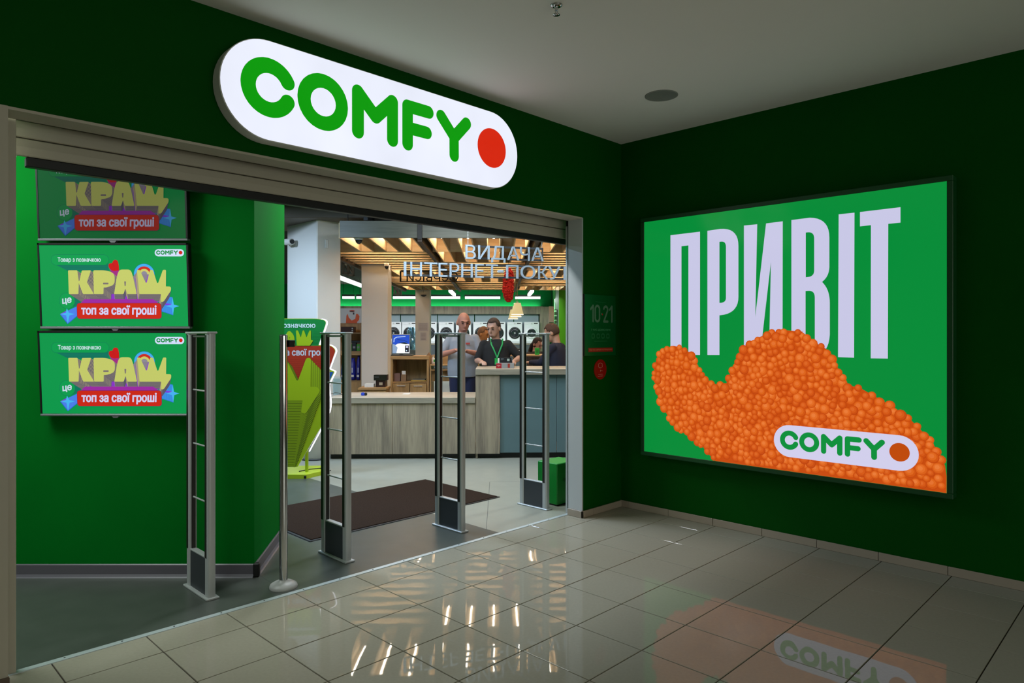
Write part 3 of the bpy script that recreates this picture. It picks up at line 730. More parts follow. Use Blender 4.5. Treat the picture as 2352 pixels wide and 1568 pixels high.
# ================================================================== SCREENS
A0 = YAW-pi/2
Ws, Hs = .925, .510
SC1, SC2 = None, None
def X(x, y): return ((x-170-(y-128)*.047)/2092*Ws-Ws/2, (1-(y-128)/1172)*Hs)
def PL(l): return [X(p[0], p[1])+tuple(k*Ws/2092 for k in p[2:]) for p in l]
def screen_art(k):
    a = Art(lambda c: emi(c, k), step=.00003, y=-.0005); U_ = Ws/2092
    def P(l, c, r=0, holes=()): a.poly(rounded(PL(l), r*U_) if r or any(len(p) > 2 for p in l) else PL(l), c, [rounded(PL(h), 10*U_) for h in holes])
    a.poly([(-Ws/2, 0), (Ws/2, 0), (Ws/2, Hs), (-Ws/2, Hs)], '02994a')
    q = X(1818, 288); logo(a, q[0], q[1], 102*U_, 'd4e2ff', '0a8f3c', 'd02010')
    P([(400, 405), (590, 500), (1165, 505), (1165, 390), (1100, 405)], '067a60')
    for i in range(5): a.stroke([X(430+i*34, 418+i*17), X(1150, 418+i*17)], 2.2*U_, '045c50')
    l, t = X(343, 416), X(1163, 262); a.poly(capsule(l[0], t[0], l[1], t[1]), '0a6a58'); a.poly(capsule(l[0]+4*U_, t[0]-4*U_, l[1]+4*U_, t[1]-4*U_), '029e4e')
    a.text('Товар з позначкою', [X(437, 382), X(1048, 382), X(1048, 303), X(437, 303)], 'cfe8f0', .0007)
    P([(1160, 430), (1310, 470), (1320, 600), (1260, 720), (1245, 640), (1200, 520)], 'a02c84')
    P([(1158, 425, 20), (1170, 388, 20), (1215, 385, 12), (1222, 352, 18), (1255, 335, 20), (1292, 350, 20), (1308, 420, 20), (1312, 490, 15), (1230, 500, 20), (1180, 470, 20)], 'cc1414')
    a.stroke([X(1215, 388), X(1240, 430), X(1228, 440)], 3*U_, '8a1030')
    c = X(1672, 545)
    for r_, cc in ((150, '1a6ab0'), (146, '45b0f0'), (112, 'cc2a1e'), (76, 'd2cc6a'), (44, '8f8a98')): a.disc(c[0], c[1], r_*U_, cc, n=40)
    P([(1600, 545), (1745, 545), (1745, 690), (1600, 690)], '8a8090'); P([(1724, 560), (1760, 560), (1712, 690), (1690, 690)], '8a34c8')
    P([(700, 700), (1890, 700), (1890, 905), (790, 905)], '8a34c8')
    P([(1500, 600), (1560, 520), (1600, 560), (1640, 700), (1560, 840)], '8a8090')
    P([(1930, 950), (2005, 868), (2080, 876), (2098, 1140), (1930, 1085)], '2a6ad0'); P([(1936, 952), (2008, 873), (2076, 880), (2092, 1130), (1934, 1080)], '3c92ea')
    for i in range(11): a.stroke([X(1950+i*13, 930-i*5), X(1950+i*13, 1085+i*4)], 2*U_, '1c6cc0')
    P([(1915, 955), (2070, 975), (2062, 1000), (1925, 985)], '7a3ae0')
    P([(2082, 876), (2102, 985), (2180, 1006), (2106, 1030), (2094, 1138), (2074, 1030), (1990, 1006), (2068, 985)], '48b4f4')
    P([(476, 1124), (735, 1000), (740, 1140), (588, 1268)], '2a5cc8'); P([(484, 1122), (733, 1005), (733, 1135), (590, 1256)], '4a80ea')
    P([(478, 1122), (565, 1075), (570, 1105)], '7a3ae0')
    P([(574, 1036), (604, 1102), (690, 1122), (612, 1142), (590, 1264), (566, 1140), (478, 1122), (560, 1102)], '46b6f2')
    P([(660, 860), (790, 935), (740, 990), (620, 1035)], '067a60')
    for i in range(6): a.stroke([X(690+i*16, 880+i*9), X(650+i*16, 1015-i*6)], 2.2*U_, '045c50')
    c = X(578, 928); a.disc(c[0], c[1], 114*U_, '0a6a58'); a.disc(c[0], c[1], 110*U_, '029e4e')
    a.text('це', [X(514, 992), X(640, 972), X(636, 880), X(510, 900)], 'cfdcf0', .0016)
    K = [(588, 488), (720, 488), (742, 648), (752, 640), (785, 490), (915, 488), (858, 660), (960, 833), (805, 833), (742, 668), (738, 833), (603, 833)]
    R = [(948, 488, 20), (1130, 488, 60), (1252, 530, 90), (1256, 700, 90), (1130, 737, 50), (1098, 738, 10), (1098, 833), (962, 833)]
    A_ = [(1250, 833, 12), (1290, 560, 60), (1320, 478, 60), (1480, 478, 60), (1512, 560, 60), (1575, 833, 12), (1440, 833, 12), (1410, 752, 10), (1385, 833, 12)]
    Sh = [(1572, 484, 14), (1614, 484, 14), (1700, 668, 8), (1714, 668, 8), (1758, 484, 16), (1800, 484, 16), (1862, 672, 8), (1878, 672, 8), (1942, 482, 16), (1986, 482, 16), (1988, 722, 6), (2062, 724, 28), (2062, 780, 20), (1960, 942, 20), (1922, 948, 20), (1920, 833, 4), (1612, 833, 14)]
    LT = [(K, (165, 108), []), (R, (110, 92), [[(1090, 668), (1168, 668), (1168, 692), (1090, 692)]]), (A_, (10, 92), [[(1392, 648), (1418, 648), (1414, 716), (1400, 716)]]), (Sh, (-20, 100), [])]
    for l, (dx, dy), hs_ in LT:
        P([(p[0]+dx*1.15, p[1]+dy*1.1)+tuple(p[2:]) for p in l], '8a34c8', 14)
        n = 11
        for i in range(n, -1, -1):
            f = i/n
            P([(p[0]+dx*f+2, p[1]+dy*f+3)+tuple(p[2:]) for p in l], '5a5468', 14)
            f = max(0, f-.45/n); P([(p[0]+dx*f, p[1]+dy*f)+tuple(p[2:]) for p in l], 'a89c78' if i else '8a7c58', 14)
        P(l, 'c6cd6a', 14)
        for h in hs_: P(h, '7a7070', 10)
    P([(770, 968), (832, 905), (1808, 905), (1900, 968)], '9c28a2', 4)
    l, t = X(728, 1192), X(1928, 960); a.poly(rounded([l, (t[0], l[1]), t, (l[0], t[1])], 48*U_), '74205e')
    l, t = X(733, 1187), X(1922, 965); a.poly(rounded([l, (t[0], l[1]), t, (l[0], t[1])], 44*U_), 'cc2410')
    a.text('топ за свої гроші', [X(790, 1160), X(1855, 1160), X(1855, 1000), X(790, 1000)], 'd2d0f4', .0024)
    return a
def tv(uc, v_bot, label, data=None, k=1.0):
    d_ = 4.365; t = d_; a_ = (uc-CX)/FPX*d_
    loc = (CAM[0]+FX*d_+RX*a_, CAM[1]+FY*d_+RY*a_, EYE+(HZ-v_bot)/FPX*d_)
    o = thing('wall_screen', label, 'screen', loc, A0, 'screens stacked on the green wall'); o.rotation_euler = (radians(3.4), 0, A0)
    return o
tvm = {}
for uc, vb, lab, kk in [(260, 553.5, 'dim top screen of three, half hidden by the shutter', .30), (265.5, 755.5, 'middle screen of three on the green wall, bright picture', 1.0), (266, 955.5, 'bottom screen of three on the green wall beside the antenna gate', .96)]:
    o = tv(uc, vb, lab)
    if not tvm:
        mb = MB(); a_ = .4735; h = .541
        mb.box(-a_, a_, .0, .045, .012, h, M_BLACK, .004); tvm['housing'] = mb.build('housing', o).data
        mb = MB()
        for b_ in ((-a_, a_, .530, h), (-a_, -Ws/2, .02, h), (Ws/2, a_, .02, h)): mb.box(b_[0], b_[1], -.004, 0, b_[2], b_[3], M_BLACK)
        tvm['bezel'] = mb.build('bezel', o).data
        tvm['bottom_trim'] = MB().box(-a_, a_, -.008, .03, .002, .0155, mat('silver_plastic', '8d9196', .35, .5), .002).build('bottom_trim', o).data
        tvm['sensor'] = MB().prism([(-.024, .003), (.024, .003), (.012, -.010), (-.012, -.010)], -.006, .02, mat('silver_plastic', '8d9196')).build('sensor', o).data
        tvm['wall_mount'] = MB().box(-.12, .12, .045, .085, .12, .42, M_BLACK).build('wall_mount', o).data
    else:
        for nm in ('housing', 'bezel', 'bottom_trim', 'sensor', 'wall_mount'): link(nm, tvm[nm], o)
    s_ = screen_art(kk).build('picture', o); s_.location = (0, 0, .0175)

# ================================================================== ANTENNA GATES
def make_gate(label):
    o = thing('antenna_gate', label, 'security gate', (0, 0, 0), 0, 'anti-theft antenna gates across the entrance')
    L, Hh = .335, 1.572
    def post(y, nm):
        mb = MB(); prof = rounded([(-.024, y-.027), (.024, y-.027), (.024, y+.027), (-.024, y+.027)], .016, 4); k = len(prof)
        vs = [(x, yy_, .012) for x, yy_ in prof]+[(x, yy_, Hh-.01) for x, yy_ in prof]
        mb.add(vs, [(i, (i+1) % k, k+(i+1) % k, k+i) for i in range(k)]+[tuple(range(k))[::-1], tuple(range(k, 2*k))], M_ALU)
        p = mb.build(nm, o)
        s_ = 1 if y < .1 else -1
        MB().box(-.012, .012, y+(.0265 if s_ > 0 else -.029), y+(.029 if s_ > 0 else -.0265), .24, Hh-.02, M_ALUD).build('groove', p)
        for sx in (-1, 1): MB().box(sx*.024-.0012, sx*.024+.0012, y-.006, y+.02, .24, Hh-.02, M_ALUD).build('groove', p)
    post(.027, 'post'); post(L-.027, 'post')
    MB().box(-.03, .03, -.004, L+.004, Hh-.012, Hh, M_ALU, .003).build('top_cap', o)
    for z in (1.217, .888, .558): MB().cyl((0, .05, z), (0, L-.05, z), .0055, M_ALU, 10).build('cross_rod', o)
    MB().cyl((0, .05, 1.545), (0, L-.05, 1.545), .007, M_ALU, 10).build('cross_rod', o)
    MB().box(-.017, .017, .05, L-.05, .012, .232, M_SLATE, .002).build('lower_panel', o)
    MB().box(-.019, .019, .048, L-.048, .232, .242, M_ALU, .002).build('panel_rail', o)
    MB().box(-.038, .038, -.015, L+.015, 0, .013, M_ALU, .003).build('foot_plate', o)
    return o
g0 = make_gate('leftmost antenna gate of four, in front of the green screen wall')
g0.location = (1.648, .405, 0)
for x, y, lab in [(2.573, .405, 'second antenna gate from the left, beside the chrome post'), (3.597, .385, 'third antenna gate from the left, in front of the man in grey'), (4.585, .375, 'rightmost antenna gate of four, by the green box')]:
    c = copy_tree(g0); c.location = (x, y, 0); c['label'] = lab
# chrome post
po = thing('barrier_post', 'polished chrome post on a round domed foot at the entrance edge', 'post', (2.037, .292, 0))
MB().cyl((0, 0, .03), (0, 0, 1.548), .0245, M_CHROME, 32).build('pole', po)
MB().lathe([(.0245, 1.548), (.022, 1.555), (.001, 1.556)], M_SLATE, 32).build('cap', po)
MB().lathe([(.083, 0), (.084, .008), (.079, .02), (.055, .034), (.027, .042), (.025, .05)], mat('grey_foot', 'b4b6b4', .4), 40).build('foot', po)
MB().box(.022, .062, -.03, -.0, 1.478, 1.522, M_BLACK, .003, ).build('sensor_box', po)

# door mat
dm = thing('door_mat', 'dark brown entrance mat lying on the grey linoleum', 'mat', (2.62, 1.02, 0))
MB().box(0, 2.005, 0, 1.15, 0, .006, M_BLACK, .003).build('rubber_edge', dm)
MB().box(.022, 1.983, .022, 1.128, .004, .012, mat('brown_pile', '36281f', .95, bump=1.0, bscale=260, vary=.25, vscale=90, spec=.1), .003).build('pile', dm)

# green box inside right
gb = thing('green_box', 'small bright green box standing just inside the right jamb', 'box', (4.735, .40, 0), 0)
M_GB = mat('bright_green_plastic', '0a9030', .4)
MB().box(0, .30, 0, .24, .012, .385, M_GB, .006).build('body', gb); MB().box(.01, .29, .008, .23, 0, .012, M_BLACK).build('base', gb)
MB().cyl((.1, -.003, .23), (.1, .0, .23), .018, mat('green_lock', '0a6a28', .4), 16).build('lock', gb)

# ================================================================== COUNTERS
def inbox(name, label, cat, u, v, D, **k): return inside(name, label, cat, gr(u, D), D, gz(v, D), **k)
DC = 8.67
lo = inside('low_counter', 'long low service counter with grey oak panels and black plinth', 'counter', 0, DC)
def lx(u, D=DC): return gr(u, D)
zt = .772
MB().box(lx(757), lx(1091.5), -.02, .80, zt-.035, zt, M_OAKT, .003).build('counter_top', lo)
MB().box(lx(757), lx(1091.5), -.022, -.0, zt-.072, zt-.002, M_OAKH, .002).build('edge_board', lo)
for a_, b_ in ((757, 900.6), (901.4, 1091.5)): MB().box(lx(a_), lx(b_), .0, .02, .062, zt-.074, M_OAKG, .002).build('panel', lo)
MB().box(lx(757), lx(1091.5), .06, .08, 0, .062, M_BLACK).build('plinth', lo)
MB().box(lx(757), lx(1091.5), .022, .78, .066, .09, M_OAKV).build('bottom_board', lo)
MB().box(lx(905), lx(905)+.02, .022, .78, .09, zt-.036, M_OAKV).build('divider', lo)
hi = inside('high_counter', 'tall service counter with blue grey front and grey oak side', 'counter', lx(1092), DC)
o_ = lx(1092); zh = 1.128; R1 = lx(1352)-o_
MB().box(0, R1, -.025, .83, zh-.036, zh, M_OAKT, .003).build('counter_top', hi)
MB().box(0, R1, -.027, -.003, zh-.072, zh-.002, M_OAKH, .002).build('edge_board', hi)
MB().box(.002, lx(1148)-o_, -.004, .02, .062, zh-.074, M_OAKG, .002).build('side_panel', hi)
MB().box(.002, .03, .022, .82, .0, zh-.038, M_OAKG, .002).build('side_panel', hi)
for a_, b_ in ((1148.6, 1278.6), (1279.4, 1352)): MB().box(lx(a_)-o_, lx(b_)-o_, .03, .05, .07, zh-.074, M_TEAL, .002).build('front_panel', hi)
MB().box(.002, R1, .07, .09, 0, .07, M_BLACK).build('plinth', hi)
MB().box(.03, R1, .052, .8, .07, .09, M_OAKV).build('bottom_board', hi)

pdl = inside('white_pedestal', 'low rounded white pedestal left of the counter end, behind the floor stand', 'pedestal', gr(722, 8.75), 8.75)
MB().lathe([(.001, .76), (.17, .76), (.18, .74), (.18, .02), (.001, .02)], M_WHITE, 32).build('body', pdl); MB().lathe([(.001, .0), (.186, 0), (.186, .02), (.001, .021)], M_SLATE, 32).build('base_ring', pdl)
# small things on the counters
t_ = inbox('tape_dispenser', 'small blue and black tape dispenser on the low counter', 'tape dispenser', 836, 0, 8.95); t_.location.z = zt
mb = MB().box(-.036, .012, -.022, .022, 0, .04, mat('blue_plastic', '1c3cb0', .35), .008); mb.build('body', t_)
MB().cyl((.022, -.015, .02), (.022, .015, .02), .02, M_BLACK, 18).build('roll', t_); MB().box(.03, .042, -.004, .004, .012, .03, M_ALU).build('cutter', t_)
t_ = inbox('paper_slip', 'white paper slip lying on the low counter', 'paper', 934, 0, 9.2); t_.location.z = zt
MB().box(-.045, .045, -.09, .09, .0005, .0035, mat('white_paper', 'd8d6d0', .7)).build('sheet', t_)
t_ = inbox('black_cable', 'loose black cable lying at the left end of the low counter', 'cable', 770, 0, 9.0); t_.location.z = zt
MB().tube([(-.07, -.18, .006), (-.05, -.1, .02), (.0, -.02, .035), (.05, .0, .03), (.09, .02, .006), (.12, -.02, .006)], [.004]*6, M_BLACK, 8).build('wire', t_)
t_ = inbox('leaflet_holder', 'clear acrylic leaflet holder on the low counter beside the white column', 'leaflet holder', 774, 0, 9.1); t_.location.z = zt
m_ac = mat('clear_acrylic', 'e6f0f0', .08); m_ac.node_tree.nodes['Principled BSDF'].inputs['Transmission Weight'].default_value = .9; m_ac.node_tree.nodes['Principled BSDF'].inputs['IOR'].default_value = 1.2
MB().box(-.055, .055, -.003, .0, 0, .24, m_ac).build('front_pane', t_); MB().box(-.05, .05, .004, .006, .004, .21, mat('pale_leaflet', 'c8d6d0', .6)).build('leaflet', t_); MB().box(-.055, .055, -.03, .03, 0, .004, m_ac).build('foot', t_)
DB2 = 8.82
t_ = inside('red_grey_box', 'small red and grey product box on the tall counter', 'box', gr(1160, DB2), DB2, zh)
hx = (gr(1181, DB2)-gr(1139.5, DB2))/2; h_ = gz(831.5, DB2)-gz(843.5, DB2)
MB().box(-hx, hx, 0, .12, 0, h_, mat('grey_card', '8b8d8c', .5), .002).build('carton', t_)
a = Art(prn, y=-.0001); a.rect(-hx+.001, -hx+.1*hx*2*3.05, .002, h_-.002, 'a01420'); a.rect(hx-.082, hx-.052, .008, h_-.006, '9a3020'); a.rect(-hx+.014, -hx+.056, h_*.52, h_*.60, 'd8a8a8'); a.rect(-hx+.026, -hx+.042, h_*.38, h_*.43, 'd8a8a8'); a.build('print', t_)
t_ = inside('black_box', 'flat black product box standing behind the red and grey box', 'box', gr(1163, 8.97), 8.97, zh)
hx = (gr(1177, 8.97)-gr(1149, 8.97))/2; h_ = gz(821, 8.97)-zh
MB().box(-hx, hx, 0, .05, 0, h_, mat('black_card', '15171a', .4), .002).build('carton', t_)
a = Art(prn, y=-.0001); a.rect(.01, .042, h_-.045, h_-.014, 'b4c4b4'); a.rect(-hx+.01, -hx+.045, h_-.020, h_-.014, 'a0a4a8'); a.rect(-hx+.01, -hx+.030, h_-.034, h_-.030, '70747a'); a.stroke([(hx-.006, h_-.008), (hx-.004, h_-.05)], .0025, 'c0c4c8'); a.build('print', t_)

# ================================================================== LIME STANDEE
DS = 7.62
SPt = W(gr(700, DS), DS, 0)
st = thing('floor_stand', 'lime green cut-out floor stand edged with a glowing white tube', 'display stand', SPt, AX)
def T(x, y): return onPlane(640+x/3.825, 690+y/3.825, SPt, AX)
def TP(l): return [T(p[0], p[1])+tuple(k*.00126 for k in p[2:]) for p in l]
outl = [(-300, 158), (345, 158, 40), (425, 175, 60), (350, 390, 3), (455, 390, 50), (505, 430, 60), (440, 600, 6), (492, 624, 4), (432, 740, 6), (452, 905, 40), (440, 975, 20), (385, 1090, 3), (165, 1460), (40, 1462), (-260, 1100), (-300, 700)]
op2 = rounded(TP(outl), .001)
MB().prism(op2, 0, .03, mat('lime_board', '9db414', .45), mat('white_board_edge', 'd8dcd8', .4)).build('board', st)
def neon(pts, nm='light_tube'):
    mb = MB(); mb.tube([(p[0]+.012, .012, p[1]) for p in pts], [.0065]*len(pts), emi('f4f0ff', 2.5), 8); mb.build(nm, st)
neon(rounded(TP(outl), .001)[0:-17] if False else [p for p in rounded(TP(outl[1:12]+[(258, 1325)]), .001)][0:])
a = Art(prn, step=.00006, y=-.0002)
def PP(l, c, r=0): a.poly(rounded(TP(l), max(r, .01)*.00126) if r or any(len(p) > 2 for p in l) else TP(l), c)
PP([(-296, 162), (345, 162, 42), (422, 178, 55), (349, 396), (-296, 396)], '0a7a34')
for i in range(9): a.stroke([T(310-i*3, 275+i*13), T(383-i*5, 275+i*13)], .0022, '065a28')
PP([(-290, 397), (458, 397, 50), (501, 436, 60), (437, 620), (380, 760), (-290, 760)], 'a82a18')
for i in range(15): a.stroke([T(-280, 522+i*16), T(388 if i < 14 else 370, 522+i*16)], .0018, '6e1a14')
a.text('топ за свої гроші', [T(-95, 497), T(432, 497), T(432, 425), T(-95, 425)], 'c8ccdc', .0022)
a.text('Товар з позначкою', [T(-235, 250), T(322, 250), T(322, 195), T(-235, 195)], 'c8d8dc', .0018)
LM, LN = '9cb414', '2c3408'
for l in ([(-260, 265), (-205, 265), (-196, 320), (-170, 265), (-110, 265), (-140, 330), (-100, 395), (-260, 395)], [(-95, 265, 8), (20, 265, 40), (40, 330, 30), (0, 360, 10), (-20, 395), (-95, 395)], [(60, 395), (62, 300, 20), (90, 258, 30), (135, 300, 30), (147, 395)], [(152, 262, 8), (170, 262, 6), (195, 325), (212, 262, 10), (224, 262, 10), (245, 325), (272, 262, 10), (284, 262, 8), (284, 345), (305, 350, 8), (275, 396), (160, 396)]):
    PP([(p[0]+3, p[1]+3)+tuple(p[2:]) for p in l], LN, 6); PP(l, LM, 5)
a.disc(*T(96, 327), .006, LN, .008); a.disc(*T(96, 327), .003, LM, .005)
PP([(365, 632), (482, 626), (432, 735), (388, 785)], '1c56a8')
for i in range(8): a.stroke([T(366+i*7, 650), T(378+i*4, 770-i*6)], .0015, '0c3070')
crown = [(-290, 505, 20), (60, 503, 25), (160, 702, 8), (172, 702, 8), (245, 503, 18), (285, 505, 26), (283, 757, 3), (345, 757, 20), (366, 795, 16), (238, 995, 14), (198, 985, 16), (212, 878, 3), (-290, 878, 3)]
peak = [(60, 503, 25), (160, 702, 8), (172, 702, 8), (245, 503, 18), (285, 505, 26), (283, 757, 3), (60, 757)]
for i in range(5, 0, -1):
    q = [(p[0]+i*19, p[1]+i*20+(6 if p[1] > 700 else 0))+tuple(p[2:]) for p in [(245, 503, 18), (285, 505, 26), (283, 757, 3), (200, 757, 3)]]
    PP([(p[0]+2, p[1])+tuple(p[2:]) for p in q], LN, 3); PP(q, '8ea412', 3)
for i in range(4, 0, -1):
    q = [(p[0]+i*12, p[1]+i*14)+tuple(p[2:]) for p in [(-20, 503, 20), (60, 503, 25), (150, 690, 6), (60, 700)]]
    PP([(p[0]+3, p[1])+tuple(p[2:]) for p in q], LN, 3); PP(q, '8ea412', 3)
vx, vy = 90, 1640
low = [(-290, 878, 3), (212, 878, 3), (198, 985, 16), (238, 995, 14), (366, 795, 16), (345, 757, 20), (0, 757)]
n_ = 26
for i in range(n_, -1, -1):
    f = .80*i/n_
    q = [(p[0]+(vx-p[0])*f*(1 if p[0] > 240 else .8), p[1]+(vy-p[1])*f) for p in [(-290, 878), (212, 878), (225, 930), (262, 960), (330, 860), (400, 800), (345, 757), (-290, 757)]]
    q = [p for p in q if p[1] < 1462]
    if len(q) > 3:
        PP([(p[0], p[1]+3, 8) for p in q], LN, 3); PP([(p[0]-2, p[1], 8) for p in q], '7f930f', 3)
PP([(p[0]+2, p[1]+3)+tuple(p[2:]) for p in crown], LN, 8); PP(crown, '9cb212', 8)
a.build('print', st)
MB().box(T(225, 1300)[0], T(250, 1300)[0], .03, .06, .02, .62, mat('lime_board', '9db414'), .003).build('support_post', st)
bx = [T(-300, 1500)[0], T(385, 1500)[0]]
mb = MB(); pl = [(bx[0], -.12), (T(270, 1500)[0], -.12), (bx[1], .12), (T(330, 1500)[0], .40), (bx[0], .40)]
vs = [(x, y, .0) for x, y in pl]+[(x, y, .045) for x, y in pl]; k = len(pl)
mb.add(vs, [(i, (i+1) % k, (i+1) % k+k, i+k) for i in range(k)]+[tuple(range(k))[::-1], tuple(range(k, 2*k))], mat('lime_base', 'a8bc1c', .45)); mb.build('base', st)
MB().box(T(250, 1500)[0], T(270, 1500)[0], -.125, -.11, .006, .034, M_BLACK, .002).build('corner_clip', st)
MB().tube([(T(170, 1450)[0], .04, .05), (T(230, 1420)[0], .16, .05), (T(330, 1410)[0], .22, .05), (T(400, 1390)[0], .3, .008)], [.005]*4, M_BLACK, 8).build('power_cable', st)

# ================================================================== CABINETS BEHIND THE COUNTER
def frame_unit(name, label, cat, u0, u1, D, dep): 
    return inside(name, label, cat, gr((u0+u1)/2, D), D), gr((u0+u1)/2, D)
DK = 10.8
ca, c0 = frame_unit('oak_cabinet', 'oak cabinet with an open niche above two drawers behind the low counter', 'cabinet', 897, 985.6, DK, .5)
k = lambda u, D=DK: gr(u, D)-c0
zz = lambda v, D=DK: gz(v, D)
MB().box(k(897), k(985.6), -.01, .5, zz(825), zz(817.5), M_OAK, .002).build('top_board', ca)
MB().box(k(897), k(902), 0, .5, 0, zz(825), M_OAKV, .002).build('side_board', ca)
MB().box(k(980), k(985.6), 0, .5, 0, zz(825), M_OAKV, .002).build('side_board', ca)
MB().box(k(902), k(980), .01, .48, zz(878.6), zz(876), M_OAK, .001).build('shelf', ca)
MB().box(k(902), k(980), .48, .5, 0, zz(825), M_OAKV).build('back_board', ca)
for a_, b_, y in ((902.6, 940.5, 0), (942.8, 979.6, -.05)):
    d_ = MB().box(k(a_), k(b_), y, y+.02, .45, zz(879.5), M_OAKV, .002).build('drawer', ca)
    xc = (k(a_)+k(b_))/2; MB().cyl((xc-.065, y-.02, zz(885.5)), (xc+.065, y-.02, zz(885.5)), .006, M_ALU, 8).build('handle', d_)
    MB().box(k(a_), k(b_), y, y+.02, .06, .44, M_OAKV, .002).build('drawer', ca)
MB().box(k(902), k(980), .03, .05, 0, .06, M_BLACK).build('plinth', ca)
def small_box(label, u0, u1, v0, v1, D, dep, m, name='small_box', cat='box', z=None):
    o = inside(name, label, cat, gr((u0+u1)/2, D), D, gz(v1, D) if z is None else z); w_ = (gr(u1, D)-gr(u0, D))/2
    MB().box(-w_, w_, 0, dep, 0, gz(v0, D)-gz(v1, D), m, .003).build('carton', o); return o
card = mat('brown_card', '8a6a4c', .7)
zs = zz(876)
b_ = small_box('pinkish small carton in the cabinet niche, leftmost', 905, 919, 858, 876, 10.9, .12, mat('dusty_pink_card', '7a5a50', .7), z=zs)
b_ = small_box('brown carton in the cabinet niche with a white price card on it', 921, 933, 860, 876, 10.88, .12, card, z=zs)
MB().box(-.03, .03, .02, .023, gz(860, DK)-zs, gz(852, DK)-zs, mat('white_paper', 'd8d6d0')).build('price_card', b_)
b_ = inside('yellow_folder', 'yellow folders lying flat in the cabinet niche', 'folder', gr(962, 10.95), 10.95, zs); MB().box(-.12, .12, -.05, .15, 0, .016, mat('yellow_folder', 'b8963a', .6), .003).build('cover', b_); MB().box(-.1, .1, -.04, .14, .016, .03, mat('grey_papers', '6c6a60', .7)).build('papers', b_)
b_ = inside('wooden_wedge', 'small wooden roof shaped block on the cabinet corner', 'block', gr(985, 10.95), 10.95, zz(817.5)); MB().prism([(-.042, 0), (.042, 0), (0, .055)], 0, .08, card).build('block', b_)
# blue picture screen
DV = 11.0
vs_ = inside('picture_screen', 'square screen showing a blue picture, standing on the oak cabinet', 'screen', gr(921, DV), DV, zz(817.5))
hw = (gr(942, DV)-gr(900, DV))/2; h_ = gz(766, DV)-gz(811, DV); zb = .03
MB().box(-hw-.006, hw+.045, -.08, .12, 0, .02, M_BLACK, .004).build('base', vs_); MB().box(-.03, .03, .02, .04, .02, .12, M_BLACK).build('neck', vs_)
MB().box(-hw, hw, -.002, .02, zb, zb+h_, mat('silver_plastic', '8d9196'), .004).build('housing', vs_)
a = Art(lambda c: emi(c, 1.0), y=-.003, step=.0001); i_ = .012
x0, x1, z0, z1 = -hw+i_, hw-i_, zb+i_, zb+h_-i_; W_, H2 = x1-x0, z1-z0
g_ = lambda x, y: (x0+W_*x, z0+H2*y)
a.rect(x0, x1, z0, z1, '2450c8'); a.poly([g_(0, 0), g_(1, 0), g_(1, .5), g_(.6, .55), g_(.3, .52), g_(0, .35)], 'ffffff')
a.poly([g_(0, 0), g_(.22, 0), g_(.3, .3), g_(.1, .5), g_(0, .5)], '8fa8c8'); a.poly([g_(.35, .55), g_(.7, .6), g_(.95, .52), g_(.8, .5)], '14202c')
a.stroke([g_(.08, .62), g_(.1, .8), g_(.25, .88), g_(.75, .92)], .012, 'c8e0ff'); a.stroke([g_(.3, .75), g_(.7, .7), g_(.9, .6)], .01, '1c3c8c'); a.rect(*(g_(.74, .05)[0], g_(.97, .05)[0], g_(0, .05)[1], g_(0, .42)[1]), '1c1c2c')
a.rect(g_(.79, 0)[0], g_(.93, 0)[0], g_(0, .3)[1], g_(0, .38)[1], 'e0e0ff'); a.disc(*g_(.83, .14), .01, 'd0e8ff'); a.build('picture', vs_)
# desk right of the cabinet
de, c0 = frame_unit('oak_desk', 'oak desk with shelves right of the oak cabinet, behind the grey shirted man', 'desk', 987, 1090, 10.8, .5)
k = lambda u: gr(u, 10.8)-c0; z_ = lambda v: gz(v, 10.8)
MB().box(k(987), k(1090), 0, .5, z_(840), z_(837), M_OAK, .002).build('desk_top', de)
MB().box(k(987), k(990), 0, .5, 0, z_(840), M_OAKV).build('side_board', de); MB().box(k(1086), k(1090), 0, .5, 0, z_(840), M_OAKV).build('side_board', de)
MB().box(k(990), k(1086), 0, .48, z_(850.5), z_(848), M_OAK).build('shelf', de); MB().box(k(991), k(1086), .1, .12, z_(876), z_(851), M_OAKV).build('drawer', de)
MB().box(k(987), k(1090), .4, .42, z_(837), z_(816), M_OAK, .002).build('back_rail', de)
so = inside('spray_bottle', 'white pump bottle with a green label on the oak desk', 'bottle', gr(995, 11.1), 11.1, z_(837))
MB().lathe([(.001, 0), (.027, 0), (.028, .01), (.028, .085), (.012, .1), (.010, .11)], mat('white_plastic', 'dcdedd'), 16).build('bottle_body', so); MB().cyl((0, 0, .108), (0, 0, .135), .007, M_WHITE, 8).build('pump', so); MB().box(.004, .03, -.027, .0, .03, .07, mat('green_label', '3aa040', .5), .004).build('label', so)
small_box('orange and black box beside the pump bottle on the oak desk', 1001, 1012, 824, 837, 11.1, .1, mat('dark_card', '3a3230', .6), z=z_(837))
small_box('small oak toned crate standing on the floor under the oak desk', 999, 1012, 890, 905, 11.05, .2, card, 'storage_crate', 'crate', z=0)
